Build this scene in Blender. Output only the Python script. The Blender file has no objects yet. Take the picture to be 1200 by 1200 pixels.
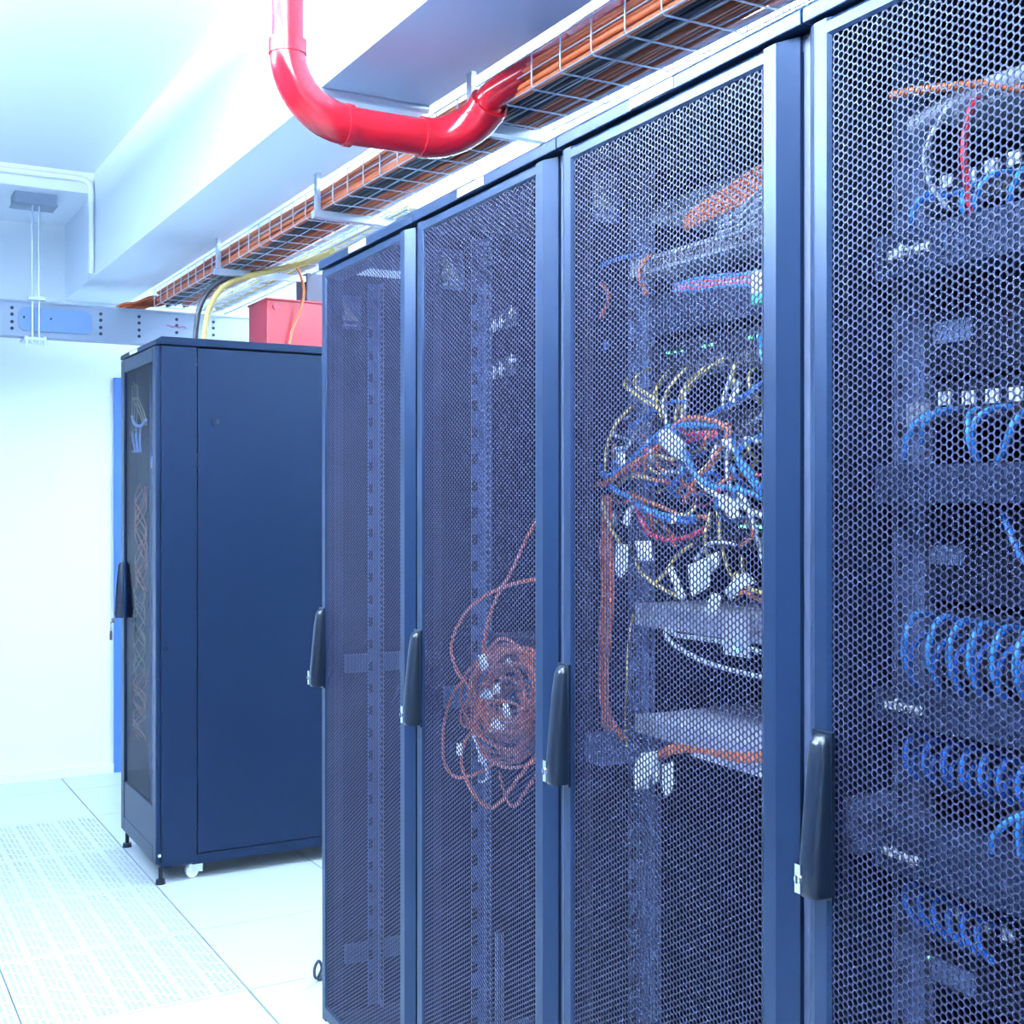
import bpy, math, random
import numpy as np
from mathutils import Vector, Matrix
random.seed(7)
C = bpy.context.scene.collection
PI = math.pi

# ------------------------------------------------------------------ camera, world, lights, exposure
F_PX = 1450.0
H = 1.33
YAW = math.atan(815 / F_PX)          # camera looks this far to the right of +Y
cam_d = bpy.data.cameras.new('camera')
cam = bpy.data.objects.new('camera', cam_d); C.objects.link(cam)
cam.location = (0, 0, H)
cam.rotation_euler = (PI / 2, 0, -YAW)
cam_d.sensor_width = 36.0
cam_d.lens = 36.0 * F_PX / 1200.0
cam_d.shift_y = -12.0 / 1200.0
cam_d.clip_start = 0.02
bpy.context.scene.camera = cam

w = bpy.data.worlds.new('world'); bpy.context.scene.world = w
w.use_nodes = True
w.node_tree.nodes['Background'].inputs[0].default_value = (0.45, 0.6, 1.0, 1)
w.node_tree.nodes['Background'].inputs[1].default_value = 0.3
vs = bpy.context.scene.view_settings
vs.view_transform = 'Standard'; vs.look = 'None'; vs.gamma = 1.0; vs.use_curve_mapping = False
vs.exposure = 0.75

LCOL = (0.72, 0.88, 1.0)
def area(name, loc, rot, sx, sy, power, col=LCOL):
    d = bpy.data.lights.new(name, 'AREA'); d.shape = 'RECTANGLE'; d.size = sx; d.size_y = sy
    d.energy = power; d.color = col
    o = bpy.data.objects.new(name, d); C.objects.link(o); o.location = loc; o.rotation_euler = rot
    return o
# ceiling tubes over the aisle (fixtures are modelled at the end), one lamp each
LZ = 2.52
AISLE_LAMPS = [(-0.15, -.5), (0.0, 1.0), (0.22, 2.35), (-1.05, 3.7)]  # last one is added out of view to whiten ceiling and beam side
for (x, y) in AISLE_LAMPS:
    area('aisle_lamp', (x, y, LZ - .01), (0, 0, 0), 0.28, 1.15, 12 if x < -1 else 26)
    area('aisle_lamp_up', (x, y, LZ + .075), (PI, 0, 0), 0.28, 1.15, 470 if x < -1 else 140)
REAR_LAMPS = [(2.35, 1.2), (2.35, 3.0), (2.35, 4.8)]
for (x, y) in REAR_LAMPS:
    area('rear_lamp', (x, y, LZ - .01), (0, 0, 0), 0.28, 1.15, 22)
    area('rear_lamp_up', (x, y, LZ + .075), (PI, 0, 0), 0.28, 1.15, 40)

# ------------------------------------------------------------------ helpers
cY, sY = math.cos(YAW), math.sin(YAW)
ROWA = YAW - math.atan(760 / F_PX)                # the rack row is turned slightly against the room
RO = Vector((1.045, 1.136, 0))
ROW = Matrix.Translation(RO) @ Matrix.Rotation(-ROWA, 4, 'Z')
ROWI = ROW.inverted()
CAML = ROWI @ Vector((0, 0, H))
def ray(u, v):
    a = (u - 600) / F_PX; b = (588 - v) / F_PX
    return Vector((a * cY + sY, -a * sY + cY, b))
def rp(u, v, n):
    """point of the row frame (depth into rack, along the row, height) at depth n"""
    d = ROWI.to_3x3() @ ray(u, v)
    t = (n - CAML.x) / d.x
    return CAML + d * t
def wy(u, v, Y):
    d = ray(u, v); t = Y / d.y
    return Vector((0, 0, H)) + d * t

class MB:
    def __init__(s): s.v = []; s.f = []; s.m = []; s.mi = 0; s.sm = []
    def add(s, vs_, fs, smooth=False):
        o = len(s.v); s.v += [tuple(p) for p in vs_]
        for f in fs: s.f.append([i + o for i in f]); s.m.append(s.mi); s.sm.append(smooth)
        return s
    def box(s, x0, x1, y0, y1, z0, z1):
        vv = [(x, y, z) for x in (x0, x1) for y in (y0, y1) for z in (z0, z1)]
        return s.add(vv, [(0, 1, 3, 2), (4, 6, 7, 5), (0, 4, 5, 1), (2, 3, 7, 6), (0, 2, 6, 4), (1, 5, 7, 3)])
    def prism(s, prof, axis, a0, a1):
        """profile of 2D points swept along an axis ('x','y','z')"""
        n = len(prof)
        def mk(p, a):
            if axis == 'z': return (p[0], p[1], a)
            if axis == 'y': return (p[0], a, p[1])
            return (a, p[0], p[1])
        vv = [mk(p, a0) for p in prof] + [mk(p, a1) for p in prof]
        fs = [(i, (i + 1) % n, n + (i + 1) % n, n + i) for i in range(n)] + [tuple(range(n))[::-1], tuple(range(n, 2 * n))]
        return s.add(vv, fs)
    def cyl(s, p0, p1, r0, r1=None, n=16, caps=True):
        if r1 is None: r1 = r0
        p0 = Vector(p0); p1 = Vector(p1); d = (p1 - p0).normalized()
        a = d.orthogonal().normalized(); b = d.cross(a)
        vv = []
        for (p, r) in ((p0, r0), (p1, r1)):
            for i in range(n):
                t = 2 * PI * i / n; vv.append(p + a * (r * math.cos(t)) + b * (r * math.sin(t)))
        s.add(vv, [(i, (i + 1) % n, n + (i + 1) % n, n + i) for i in range(n)], True)
        if caps: s.add(vv, [tuple(range(n))[::-1], tuple(range(n, 2 * n))])
        return s
    def tube(s, pts, r, n=6, res=5, closed=False):
        P = spline([Vector(p) for p in pts], res)
        return s.rawtube(P, r, n)
    def rawtube(s, P, r, n=6):
        T = []
        for i in range(len(P)):
            t = (P[min(i + 1, len(P) - 1)] - P[max(i - 1, 0)])
            T.append(t.normalized() if t.length > 1e-9 else Vector((0, 0, 1)))
        a = T[0].orthogonal().normalized(); vv = []
        for i, p in enumerate(P):
            a = (a - T[i] * a.dot(T[i])); a = a.normalized() if a.length > 1e-6 else T[i].orthogonal().normalized()
            b = T[i].cross(a)
            rr = r[i] if isinstance(r, (list, tuple)) else r
            for k in range(n):
                t = 2 * PI * k / n; vv.append(p + a * (rr * math.cos(t)) + b * (rr * math.sin(t)))
        fs = []
        for i in range(len(P) - 1):
            for k in range(n):
                k2 = (k + 1) % n; fs.append((i * n + k, i * n + k2, (i + 1) * n + k2, (i + 1) * n + k))
        s.add(vv, fs, True)
        L = len(P)
        s.add(vv, [tuple(range(n))[::-1], tuple(range((L - 1) * n, L * n))])
        return s
    def mesh(s, name, mats):
        me = bpy.data.meshes.new(name); me.from_pydata(s.v, [], s.f)
        if not isinstance(mats, (list, tuple)): mats = [mats]
        for m in mats: me.materials.append(m)
        me.polygons.foreach_set('material_index', s.m); me.polygons.foreach_set('use_smooth', s.sm)
        me.validate(); me.update()
        return me
    def build(s, name, mats, parent=None, bevel=0, origin=None):
        if origin is None and parent is None:
            a = np.array(s.v); lo = a.min(0); hi = a.max(0)
            origin = ((lo[0] + hi[0]) / 2, (lo[1] + hi[1]) / 2, lo[2])
        if origin is not None:
            s.v = [(p[0] - origin[0], p[1] - origin[1], p[2] - origin[2]) for p in s.v]
        me = s.mesh(name, mats)
        o = bpy.data.objects.new(name, me); C.objects.link(o)
        if parent: o.parent = parent
        if origin is not None: o.location = origin
        if bevel:
            b = o.modifiers.new('bevel', 'BEVEL'); b.width = bevel; b.segments = 2; b.limit_method = 'ANGLE'
            b.harden_normals = False
        return o

def spline(P, res):
    if len(P) < 3 or res <= 1: return P
    out = []
    Q = [P[0] * 2 - P[1]] + P + [P[-1] * 2 - P[-2]]
    for i in range(1, len(Q) - 2):
        p0, p1, p2, p3 = Q[i - 1], Q[i], Q[i + 1], Q[i + 2]
        for k in range(res):
            t = k / res
            out.append(0.5 * ((2 * p1) + (p2 - p0) * t + (2 * p0 - 5 * p1 + 4 * p2 - p3) * t * t + (3 * p1 - p0 - 3 * p2 + p3) * t ** 3))
    out.append(P[-1]); return out

def tag(o, label=None, cat=None, group=None, kind=None):
    if label: o['label'] = label
    if cat: o['category'] = cat
    if group: o['group'] = group
    if kind: o['kind'] = kind
    return o
def empty(name, loc=(0, 0, 0), rz=0.0):
    o = bpy.data.objects.new(name, None); C.objects.link(o); o.location = loc; o.rotation_euler = (0, 0, rz)
    o.empty_display_size = 0.1
    return o
def rowempty(name, n, y, z):
    return empty(name, ROW @ Vector((n, y, z)), -ROWA)
def rowify(o):
    """o was built in row coordinates at top level: put it into the world"""
    p = ROW @ Vector(o.location); o.location = p; o.rotation_euler = (0, 0, -ROWA); return o

def mat(name, col, rough=0.5, metal=0.0, noise=0.0, nscale=20, emit=None, estr=0, spec=0.5, bump=0.0, coat=0.0, tint=None):
    m = bpy.data.materials.new(name); m.use_nodes = True
    nt = m.node_tree; b = nt.nodes['Principled BSDF']
    b.inputs['Base Color'].default_value = (*col, 1); b.inputs['Roughness'].default_value = rough
    b.inputs['Metallic'].default_value = metal; b.inputs['Specular IOR Level'].default_value = spec
    b.inputs['Coat Weight'].default_value = coat
    if tint: b.inputs['Specular Tint'].default_value = (*tint, 1)
    if emit: b.inputs['Emission Color'].default_value = (*emit, 1); b.inputs['Emission Strength'].default_value = estr
    if noise or bump:
        tc = nt.nodes.new('ShaderNodeTexCoord'); nz = nt.nodes.new('ShaderNodeTexNoise')
        nz.inputs['Scale'].default_value = nscale; nz.inputs['Detail'].default_value = 4
        nt.links.new(tc.outputs['Object'], nz.inputs['Vector'])
        if noise:
            mx = nt.nodes.new('ShaderNodeMix'); mx.data_type = 'RGBA'
            mx.inputs['A'].default_value = (*[c * (1 - noise) for c in col], 1)
            mx.inputs['B'].default_value = (*[min(1, c * (1 + noise)) for c in col], 1)
            nt.links.new(nz.outputs['Fac'], mx.inputs['Factor']); nt.links.new(mx.outputs['Result'], b.inputs['Base Color'])
        if bump:
            bp = nt.nodes.new('ShaderNodeBump'); bp.inputs['Strength'].default_value = bump; bp.inputs['Distance'].default_value = 0.002
            nt.links.new(nz.outputs['Fac'], bp.inputs['Height']); nt.links.new(bp.outputs['Normal'], b.inputs['Normal'])
    return m

M = dict(
    wall=mat('wall_paint', (0.78, 0.86, 0.93), 0.7, noise=0.02, nscale=3, bump=0.05),
    ceil=mat('ceiling_paint', (0.80, 0.86, 0.95), 0.75, noise=0.01),
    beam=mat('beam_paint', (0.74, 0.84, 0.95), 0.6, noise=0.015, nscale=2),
    duct=mat('near_beam_grey', (0.36, 0.44, 0.60), 0.45, noise=0.03, nscale=4),  # tone of the near beam section, darker than the rest
    tile=mat('floor_laminate', (0.45, 0.52, 0.57), 0.32, noise=0.02, nscale=8),
    sub=mat('floor_joint', (0.10, 0.16, 0.26), 0.7),
    plenum=mat('grille_core', (0.26, 0.38, 0.45), 0.6),
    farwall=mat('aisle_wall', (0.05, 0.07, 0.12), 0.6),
    steel=mat('rack_steel', (0.005, 0.012, 0.032), 0.40, spec=.30, tint=(0.48, 0.66, 1.0), noise=0.03, nscale=5),
    edge=mat('door_steel', (0.005, 0.013, 0.036), 0.36, spec=.36, tint=(0.48, 0.66, 1.0)),
    sheet=mat('perforated_steel', (0.022, 0.023, 0.050), 0.45, spec=.24, tint=(0.48, 0.66, 1.0)),
    inner=mat('rack_inside', (0.02, 0.03, 0.07), 0.55),
    rail=mat('zinc_rail', (0.10, 0.155, 0.31), 0.5, metal=0.0, spec=.3, noise=0.05),
    hole=mat('hole_black', (0.012, 0.018, 0.04), 0.8),
    handle=mat('handle_plastic', (0.004, 0.008, 0.018), 0.30, spec=.35),
    chrome=mat('chrome', (0.8, 0.85, 0.95), 0.15, metal=1.0),
    label=mat('label_white', (0.92, 0.95, 1.0), 0.5),
    red=mat('pipe_red', (0.40, 0.006, 0.014), 0.16, noise=0.05, nscale=6, coat=0.3),
    redbox=mat('box_red', (0.40, 0.018, 0.035), 0.35),
    zinc=mat('galvanised', (0.55, 0.63, 0.75), 0.35, metal=0.6, noise=0.06, nscale=30),
    trunk=mat('trunk_grey', (0.22, 0.28, 0.38), 0.45, metal=0.2, noise=0.03, nscale=5),
    plate=mat('plate_blue', (0.12, 0.22, 0.42), 0.4),
    orange=mat('cable_orange', (0.72, 0.18, 0.06), 0.4, noise=0.1, nscale=60),
    rust=mat('cable_rust', (0.45, 0.10, 0.035), 0.45, noise=0.15, nscale=40),
    black=mat('cable_black', (0.02, 0.028, 0.045), 0.4),
    grey=mat('cable_grey', (0.50, 0.56, 0.70), 0.4),
    blue=mat('cable_blue', (0.02, 0.16, 0.70), 0.35),
    bblue=mat('cable_bright_blue', (0.03, 0.28, 0.85), 0.35),
    pinkish=mat('cable_pink', (0.62, 0.34, 0.36), 0.45),
    straw=mat('cable_straw', (0.30, 0.25, 0.12), 0.5),
    yellow=mat('cable_yellow', (0.75, 0.58, 0.20), 0.4),
    cred=mat('cable_red', (0.60, 0.03, 0.07), 0.4),
    white=mat('cable_white', (0.82, 0.86, 0.95), 0.4),
    panel=mat('unit_face', (0.010, 0.016, 0.040), 0.5, spec=0.2),
    panel2=mat('unit_face_blue', (0.022, 0.045, 0.115), 0.5, spec=0.2),
    silver=mat('unit_silver', (0.72, 0.76, 0.92), 0.45, metal=0.1),
    port=mat('port_black', (0.01, 0.012, 0.02), 0.5),
    ledg=mat('led_green', (0.05, 0.9, 0.3), 0.4, emit=(0.1, 1.0, 0.35), estr=4.0),
    ledc=mat('led_cyan', (0.2, 0.9, 1.0), 0.4, emit=(0.2, 0.85, 1.0), estr=5.0),
    lamp=mat('lamp_diffuser', (0.9, 0.95, 1.0), 0.5, emit=(0.70, 0.88, 1.0), estr=3.0),
    brass=mat('key_metal', (0.25, 0.25, 0.28), 0.3, metal=0.9),
    bluetrim=mat('blue_trim', (0.06, 0.17, 0.62), 0.4),
    tan=mat('green_connector', (0.05, 0.55, 0.35), 0.4),
    dark=mat('dark_box', (0.09, 0.085, 0.13), 0.5),
)
def glassmat():
    m = bpy.data.materials.new('smoked_glass'); m.use_nodes = True
    nt = m.node_tree; nt.nodes.clear()
    out = nt.nodes.new('ShaderNodeOutputMaterial'); tr = nt.nodes.new('ShaderNodeBsdfTransparent'); gl = nt.nodes.new('ShaderNodeBsdfGlossy')
    mx = nt.nodes.new('ShaderNodeMixShader'); fr = nt.nodes.new('ShaderNodeFresnel'); fr.inputs[0].default_value = 1.12
    tr.inputs[0].default_value = (0.60, 0.66, 0.78, 1); gl.inputs['Roughness'].default_value = 0.05
    mn = nt.nodes.new('ShaderNodeMath'); mn.operation = 'MINIMUM'; mn.inputs[1].default_value = 0.10
    nt.links.new(fr.outputs[0], mn.inputs[0]); nt.links.new(mn.outputs[0], mx.inputs[0]); nt.links.new(tr.outputs[0], mx.inputs[1]); nt.links.new(gl.outputs[0], mx.inputs[2])
    nt.links.new(mx.outputs[0], out.inputs[0]); return m
M['glass'] = glassmat()

def struct(name, mb, m, bevel=0):
    return tag(mb.build(name, m, bevel=bevel), kind='structure')

# ------------------------------------------------------------------ the room
XW0, XW1, YW0, YW1, CZ = -1.7, 3.1, -2.2, 6.27, 2.75
struct('wall_back', MB().box(XW0 - .1, XW1 + .1, YW1, YW1 + .1, -.05, CZ + .1), M['wall'])
struct('wall_right', MB().box(XW1, XW1 + .1, YW0, YW1, -.05, CZ + .1), M['wall'])
struct('wall_left', MB().box(XW0 - .1, XW0, YW0, YW1, -.05, CZ + .1), M['farwall'])
struct('wall_front', MB().box(XW0 - .1, XW1 + .1, YW0 - .1, YW0, -.05, CZ + .1), M['wall'])
struct('ceiling', MB().box(XW0, XW1, YW0, YW1, CZ, CZ + .1), M['ceil'])
BX0, BX1, BZ = 1.046, 1.33, 2.303
struct('trim_1', MB().box(BX0, BX1, 2.80, 5.69, BZ, CZ), M['beam'])
struct('trim_2', MB().box(BX0, BX1, 5.694, YW1, BZ + .002, CZ), M['beam'])
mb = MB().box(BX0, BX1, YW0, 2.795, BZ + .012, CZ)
struct('trim_3', mb, M['duct'])  # near section of the beam, in darker grey-blue
mb = MB(); mb.prism([(BX0, 0), (BX1, 0), (BX1, .014), (BX0, .014)], 'z', BZ, BZ + .01)
lip = MB(); lip.cyl((BX0 - .004, 2.795, BZ + .006), (BX1, 2.795, BZ + .006), .012, n=12)
struct('trim_4', lip, M['zinc'])
struct('trim_5', MB().box(XW0, BX0 - .001, 5.55, YW1, 2.66, CZ), M['ceil'])
# skirting at the foot of the back wall
struct('baseboard_back', MB().box(XW0, XW1, YW1 - .012, YW1, 0, .045), M['wall'])

# raised floor of laid tiles over a dark slab
TX, TY, X0, Y0 = .571, .536, 1.026, 3.292
struct('trim_6', MB().box(XW0 - .1, XW1 + .1, YW0 - .1, YW1, -.08, -.014), M['sub'])
grille_cells = [(-1, 0), (-1, 1), (-1, 2), (-1, 3), (-2, 0), (-2, 1), (-2, 2), (-2, 3)]
fl = MB()
for i in range(-6, 5):
    for j in range(-12, 7):
        if (i, j) in grille_cells: continue
        x0 = X0 + i * TX; y0 = Y0 + j * TY
        x1 = min(x0 + TX, XW1); y1 = min(y0 + TY, YW1)
        x0 = max(x0, XW0); y0 = max(y0, YW0)
        if x1 - x0 < .02 or y1 - y0 < .02: continue
        fl.box(x0 + .003, x1 - .003, y0 + .0015, y1 - .0015, -.03, 0)
struct('floor', fl, M['tile'])

def grille_mesh():
    W, D = TX - .0044, TY - .0024
    g = MB(); bands = 7; bw = W / bands; cols = 4; rows = 34
    mx, my = .018, .016
    # solid edge frame
    g.mi = 0
    cw = bw / (cols + .9); ch = (D - 2 * my) / rows
    def quad(x0, x1, y0, y1, z=0): g.add([(x0, y0, z), (x1, y0, z), (x1, y1, z), (x0, y1, z)], [(0, 1, 2, 3)])
    quad(0, W, 0, my); quad(0, W, D - my, D)
    for b in range(bands):
        xs = b * bw; quad(xs, xs + .45 * cw, my, D - my); quad(xs + bw - .45 * cw, xs + bw, my, D - my)
        for c in range(cols):
            for r in range(rows):
                x = xs + (.45 + c) * cw; y = my + r * ch
                if (c * 7 + r) % 6 == 5:
                    quad(x, x + cw, y, y + ch); continue
                hx = .22 * cw; hy = .24 * ch
                o = [(x, y), (x + cw, y), (x + cw, y + ch), (x, y + ch)]
                i = [(x + hx, y + hy), (x + cw - hx, y + hy), (x + cw - hx, y + ch - hy), (x + hx, y + ch - hy)]
                vv = [(*p, 0) for p in o] + [(*p, 0) for p in i] + [(*p, -.004) for p in i]
                fs = [(0, 1, 5, 4), (1, 2, 6, 5), (2, 3, 7, 6), (3, 0, 4, 7), (4, 5, 9, 8), (5, 6, 10, 9), (6, 7, 11, 10), (7, 4, 8, 11)]
                g.add(vv, fs)
    return g.mesh('perforated_face', M['tile']), W, D
gme, GW, GD = grille_mesh()
core = MB().box(0, GW, 0, GD, -.028, -.004).mesh('tile_core', M['plenum'])
names_g = {(-1, 0): 'perforated floor tile nearest the camera in the column beside the white walkway tiles',
           (-1, 1): 'perforated floor tile second from the camera, just short of the far cabinet corner',
           (-1, 2): 'perforated floor tile directly in front of the far cabinet door',
           (-1, 3): 'farthest perforated floor tile, beyond the far cabinet, toward the back wall',
           (-2, 0): 'perforated floor tile cut by the left picture edge, nearest one',
           (-2, 1): 'perforated floor tile cut by the left picture edge, second from the camera',
           (-2, 2): 'perforated floor tile cut by the left picture edge, third from the camera',
           (-2, 3): 'perforated floor tile cut by the left picture edge, nearest the back wall'}
for (i, j) in grille_cells:
    t = empty('floor_grille', (X0 + i * TX + .0022, Y0 + j * TY + .0012, 0))
    tag(t, names_g[(i, j)], 'floor grille', 'perforated floor tiles in the aisle')
    for nm, me in (('perforated_face', gme), ('tile_core', core)):
        o = bpy.data.objects.new(nm, me); C.objects.link(o); o.parent = t

# ------------------------------------------------------------------ server racks of the row
RW, RD, RH = .6, 1.0, 1.937         # pitch, depth, height
DOOR_Y0, DOOR_Y1 = .020, .598       # door across the rack, near edge to far edge
PY0, PY1, PZ0, PZ1 = .0757, .560, .078, H + .556
DZ0, DZ1 = .045, H + .574
def perforated():
    a = .009; cw = a * math.sqrt(3) / 2; k = .79
    cols = int((PY1 - PY0) / cw) + 5; rows = int((PZ1 - PZ0) / a) + 5
    hexo = np.array([(a / math.sqrt(3) * math.cos(t * PI / 3), a / math.sqrt(3) * math.sin(t * PI / 3)) for t in range(6)])
    V = []; Fq = []; F6 = []
    base = 0
    for c in range(-2, cols - 2):
        y = PY1 - cw * (c + .62)
        for r in range(-2, rows - 2):
            z = PZ1 - a * (r + .55) - (a / 2 if c % 2 else 0)
            inside = PY0 + a * .42 < y < PY1 - a * .42 and PZ0 + a * .45 < z < PZ1 - a * .45
            out = hexo + (y, z)
            if not inside:
                V += [(0.0, p[0], p[1]) for p in out]; F6.append([base + i for i in range(6)]); base += 6
            else:
                inn = hexo * k + (y, z)
                V += [(0.0, p[0], p[1]) for p in out] + [(0.0, p[0], p[1]) for p in inn] + [(.0014, p[0], p[1]) for p in inn]
                for i in range(6):
                    j = (i + 1) % 6
                    Fq.append((base + i, base + j, base + 6 + j, base + 6 + i))
                    Fq.append((base + 6 + i, base + 6 + j, base + 12 + j, base + 12 + i))
                base += 18
    me = bpy.data.meshes.new('perforated_panel'); me.from_pydata(V, [], Fq + F6); me.materials.append(M['sheet']); me.update()
    return me
PERF = perforated()

def make_rack():
    root = empty('server_rack')
    # carcass
    f = MB()
    for (y0, y1) in ((0.0, .018), (.582, .6)):
        for (x0, x1) in ((.016, .055), (RD - .04, RD)):
            f.box(x0, x1, y0, y1, .03, 1.905)
    f.box(.016, .055, .018, .582, 1.885, 1.905); f.box(.016, .055, .018, .582, .03, .052)
    f.box(RD - .04, RD, .018, .582, .03, .08)
    f.build('frame', M['inner'], root)
    for y in (.0005, .5965):
        MB().box(.056, RD - .041, y, y + .003, .03, 1.905).build('side_panel', M['steel'], root)
    MB().box(RD - .006, RD + .012, .01, .59, .06, 1.90).build('rear_door', M['steel'], root)
    MB().box(.056, RD - .041, .01, .59, .03, .045).build('bottom_plate', M['inner'], root)
    # roof with its front fascia
    r = MB()
    r.prism([(-.004, 1.909), (.03, 1.909), (.03, 1.925), (RD + .01, 1.925), (RD + .01, RH), (.006, RH), (-.004, RH - .010)], 'y', .0015, .5985)
    roof = r.build('roof', M['edge'], root, bevel=.0015)
    MB().box(-.0055, -.004, .268, .378, 1.9115, 1.9265).build('label_plate', M['label'], root)
    # mounting rails and slotted side braces
    for (y, sgn) in ((.545, 1), (.055, -1)):
        ra = MB(); ra.mi = 0
        ya, yb = (y - .012, y + .022) if sgn > 0 else (y - .022, y + .012)
        ra.box(.143, .146, ya, yb, .06, 1.88); 
        yo = yb if sgn > 0 else ya
        ra.box(.116, .143, yo - .0015, yo + .0015, .06, 1.88)
        ra.mi = 1
        z = .08
        while z < 1.86:
            ra.box(.1415, .1432, (ya + .003) if sgn > 0 else (yb - .012), (ya + .012) if sgn > 0 else (yb - .003), z, z + .009)
            z += .0148
        z = .12
        while z < 1.8:
            ra.box(.1175, .1285, yo - .0028, yo + .0028, z, z + .022); z += .056
        ra.build('mounting_rail', [M['rail'], M['hole']], root)
    for y0, y1 in ((.572, .59), (.01, .028)):
        for z in (.17, .90):
            b = MB(); b.box(.06, RD - .05, y0, y1, z, z + .045)
            b.build('side_brace', M['rail'], root)
    # feet
    for x in (.05, RD - .06):
        for y in (.05, .55):
            fo = MB(); fo.cyl((x, y, 0), (x, y, .008), .02); fo.cyl((x, y, .008), (x, y, .032), .006); fo.build('foot', M['handle'], root)
    # door
    d = MB()
    T = .022
    # near stile (towards the camera), far stile, top and bottom rails with a rolled outer edge
    d.prism([(0, PY0 + .0), (0, .052), (.012, .0205), (T, .0205), (T, PY0 + .006), (.003, PY0 + .006)], 'z', DZ0, DZ1)
    d.prism([(T, DOOR_Y1), (.0085, DOOR_Y1), (.003, DOOR_Y1 - .008), (0, DOOR_Y1 - .017), (0, PY1 + .0), (.003, PY1 - .006), (T, PY1 - .006)], 'z', DZ0, DZ1)
    d.prism([(0, PZ1), (0, DZ1 - .005), (.004, DZ1), (T, DZ1), (T, PZ1 - .004), (.003, PZ1 - .004)], 'y', PY0, PY1)
    d.prism([(0, PZ0), (.003, PZ0 + .004), (T, PZ0 + .004), (T, DZ0), (.004, DZ0), (0, DZ0 + .005)], 'y', PY0, PY1)
    door = d.build('door', M['edge'], root)
    pp = bpy.data.objects.new('perforated_panel', PERF); C.objects.link(pp); pp.parent = door; pp.location = (.0035, 0, 0)
    # swing handle: grows outwards towards its lower end
    zt, zb = 1.063, .873; yc = .5765
    h = MB(); secs = [(zt, .006, .009), (zt - .003, .012, .012), (zt - .012, .0165, .0135), (zt - .04, .021, .015), (zt - .10, .027, .016), (zb + .035, .032, .0165), (zb + .008, .034, .0165), (zb, .030, .015)]
    n = 14; vv = []
    for (z, dep, hw) in secs:
        for k in range(n):
            t = PI * k / (n - 1)
            yy = yc + hw * math.copysign(abs(math.cos(t)) ** .6, math.cos(t)); xx = -dep * (max(0.0, math.sin(t)) ** .55)
            vv.append((xx, yy, z))
    fs = []
    for i in range(len(secs) - 1):
        for k in range(n - 1): fs.append((i * n + k, i * n + k + 1, (i + 1) * n + k + 1, (i + 1) * n + k))
    h.add(vv, fs, True); h.add(vv, [tuple(range(n))[::-1], tuple(range((len(secs) - 1) * n, len(secs) * n))])
    h.box(-.004, .0, yc - .017, yc + .017, zb - .004, zt + .004)
    h.build('handle', M['handle'], door)
    c = MB(); c.cyl((-.0335, yc + .006, zb + .021), (-.0375, yc + .006, zb + .021), .0055, .005, n=16)
    c.box(-.0350, -.030, yc + .003, yc + .0125, zb + .004, zb + .038)
    c.mi = 1; c.box(-.0382, -.0374, yc + .005, yc + .0075, zb + .016, zb + .026)
    c.build('lock', [M['chrome'], M['hole']], door)
    return root
def copy_tree(o, parent=None):
    c = o.copy(); C.objects.link(c); c.parent = parent
    for ch in [x for x in bpy.data.objects if x.parent == o]: copy_tree(ch, c)
    return c
rack0 = make_rack()
rack_labels = {
    -1: 'server rack at the right edge, with neat rows of blue cord loops inside',
    0: 'server rack with knotted blue, red and yellow cords and white tags inside',
    1: 'server rack with the orange cable coil behind its perforated door',
    2: 'empty server rack at the far end of the row, narrowest in view'}
racks = []
for k in (2, 1, 0, -1):
    r = rack0 if k == -1 else copy_tree(rack0)
    r.location = ROW @ Vector((0, k * RW, 0)); r.rotation_euler = (0, 0, -ROWA)
    tag(r, rack_labels[k], 'server rack', 'server racks of the main row')
    racks.append(r)
    if k == -1:                     # on this door the handle sits a little lower and closer to the mesh
        for o in bpy.data.objects:
            if o.name.startswith(('handle', 'lock')) and o.parent and o.parent.parent == r: o.location = (0, -.013, -.009)

# ------------------------------------------------------------------ free-standing far cabinet
CX, CYa, CYb, CH = 1.03, 4.335, 4.905, H + .574
cab = empty('glass_door_cabinet', (CX, CYa, 0))
tag(cab, 'free-standing dark blue cabinet with glass door and plain side panel near the back wall', 'cabinet')
CW = CYb - CYa; CD = 1.0; zb = .056
m = MB()
for y0, y1 in ((.003, .03), (CW - .03, CW - .003)):
    m.box(.012, .05, y0, y1, zb, CH - .03); m.box(CD - .04, CD, y0, y1, zb, CH - .03)
m.box(.012, .05, .03, CW - .03, zb, zb + .05)
m.build('frame', M['steel'], cab, bevel=.002)
m = MB().box(.012, .135, -.002, .0035, zb + .008, CH - .032)
m.build('corner_post', M['steel'], cab, bevel=.0015)
m = MB(); m.box(.139, CD - .01, -.0005, .004, zb + .038, CH - .034)
m.box(.12, CD, .001, .006, zb, zb + .035)
m.build('side_panel', M['steel'], cab, bevel=.001)
MB().box(.05, CD - .01, CW - .006, CW - .001, zb, CH - .03).build('side_panel', M['steel'], cab)
MB().box(CD - .008, CD, .01, CW - .01, zb, CH - .03).build('rear_panel', M['steel'], cab)
MB().box(.05, CD - .01, .01, CW - .01, zb, zb + .01).build('bottom_plate', M['inner'], cab)
r = MB(); r.prism([(-.006, CH - .028), (-.006, CH - .012), (.012, CH), (CD, CH), (CD, CH - .028)], 'y', -.006, CW + .006)
r.build('roof', M['steel'], cab, bevel=.003)
for (x, z) in ((.80, CH - .085), ):
    k = MB(); k.cyl((x, -.0005, z), (x, -.006, z), .016); k.mi = 1; k.box(x - .003, x + .003, -.0068, -.006, z - .006, z + .006); k.build('side_lock', [M['steel'], M['hole']], cab)
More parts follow.
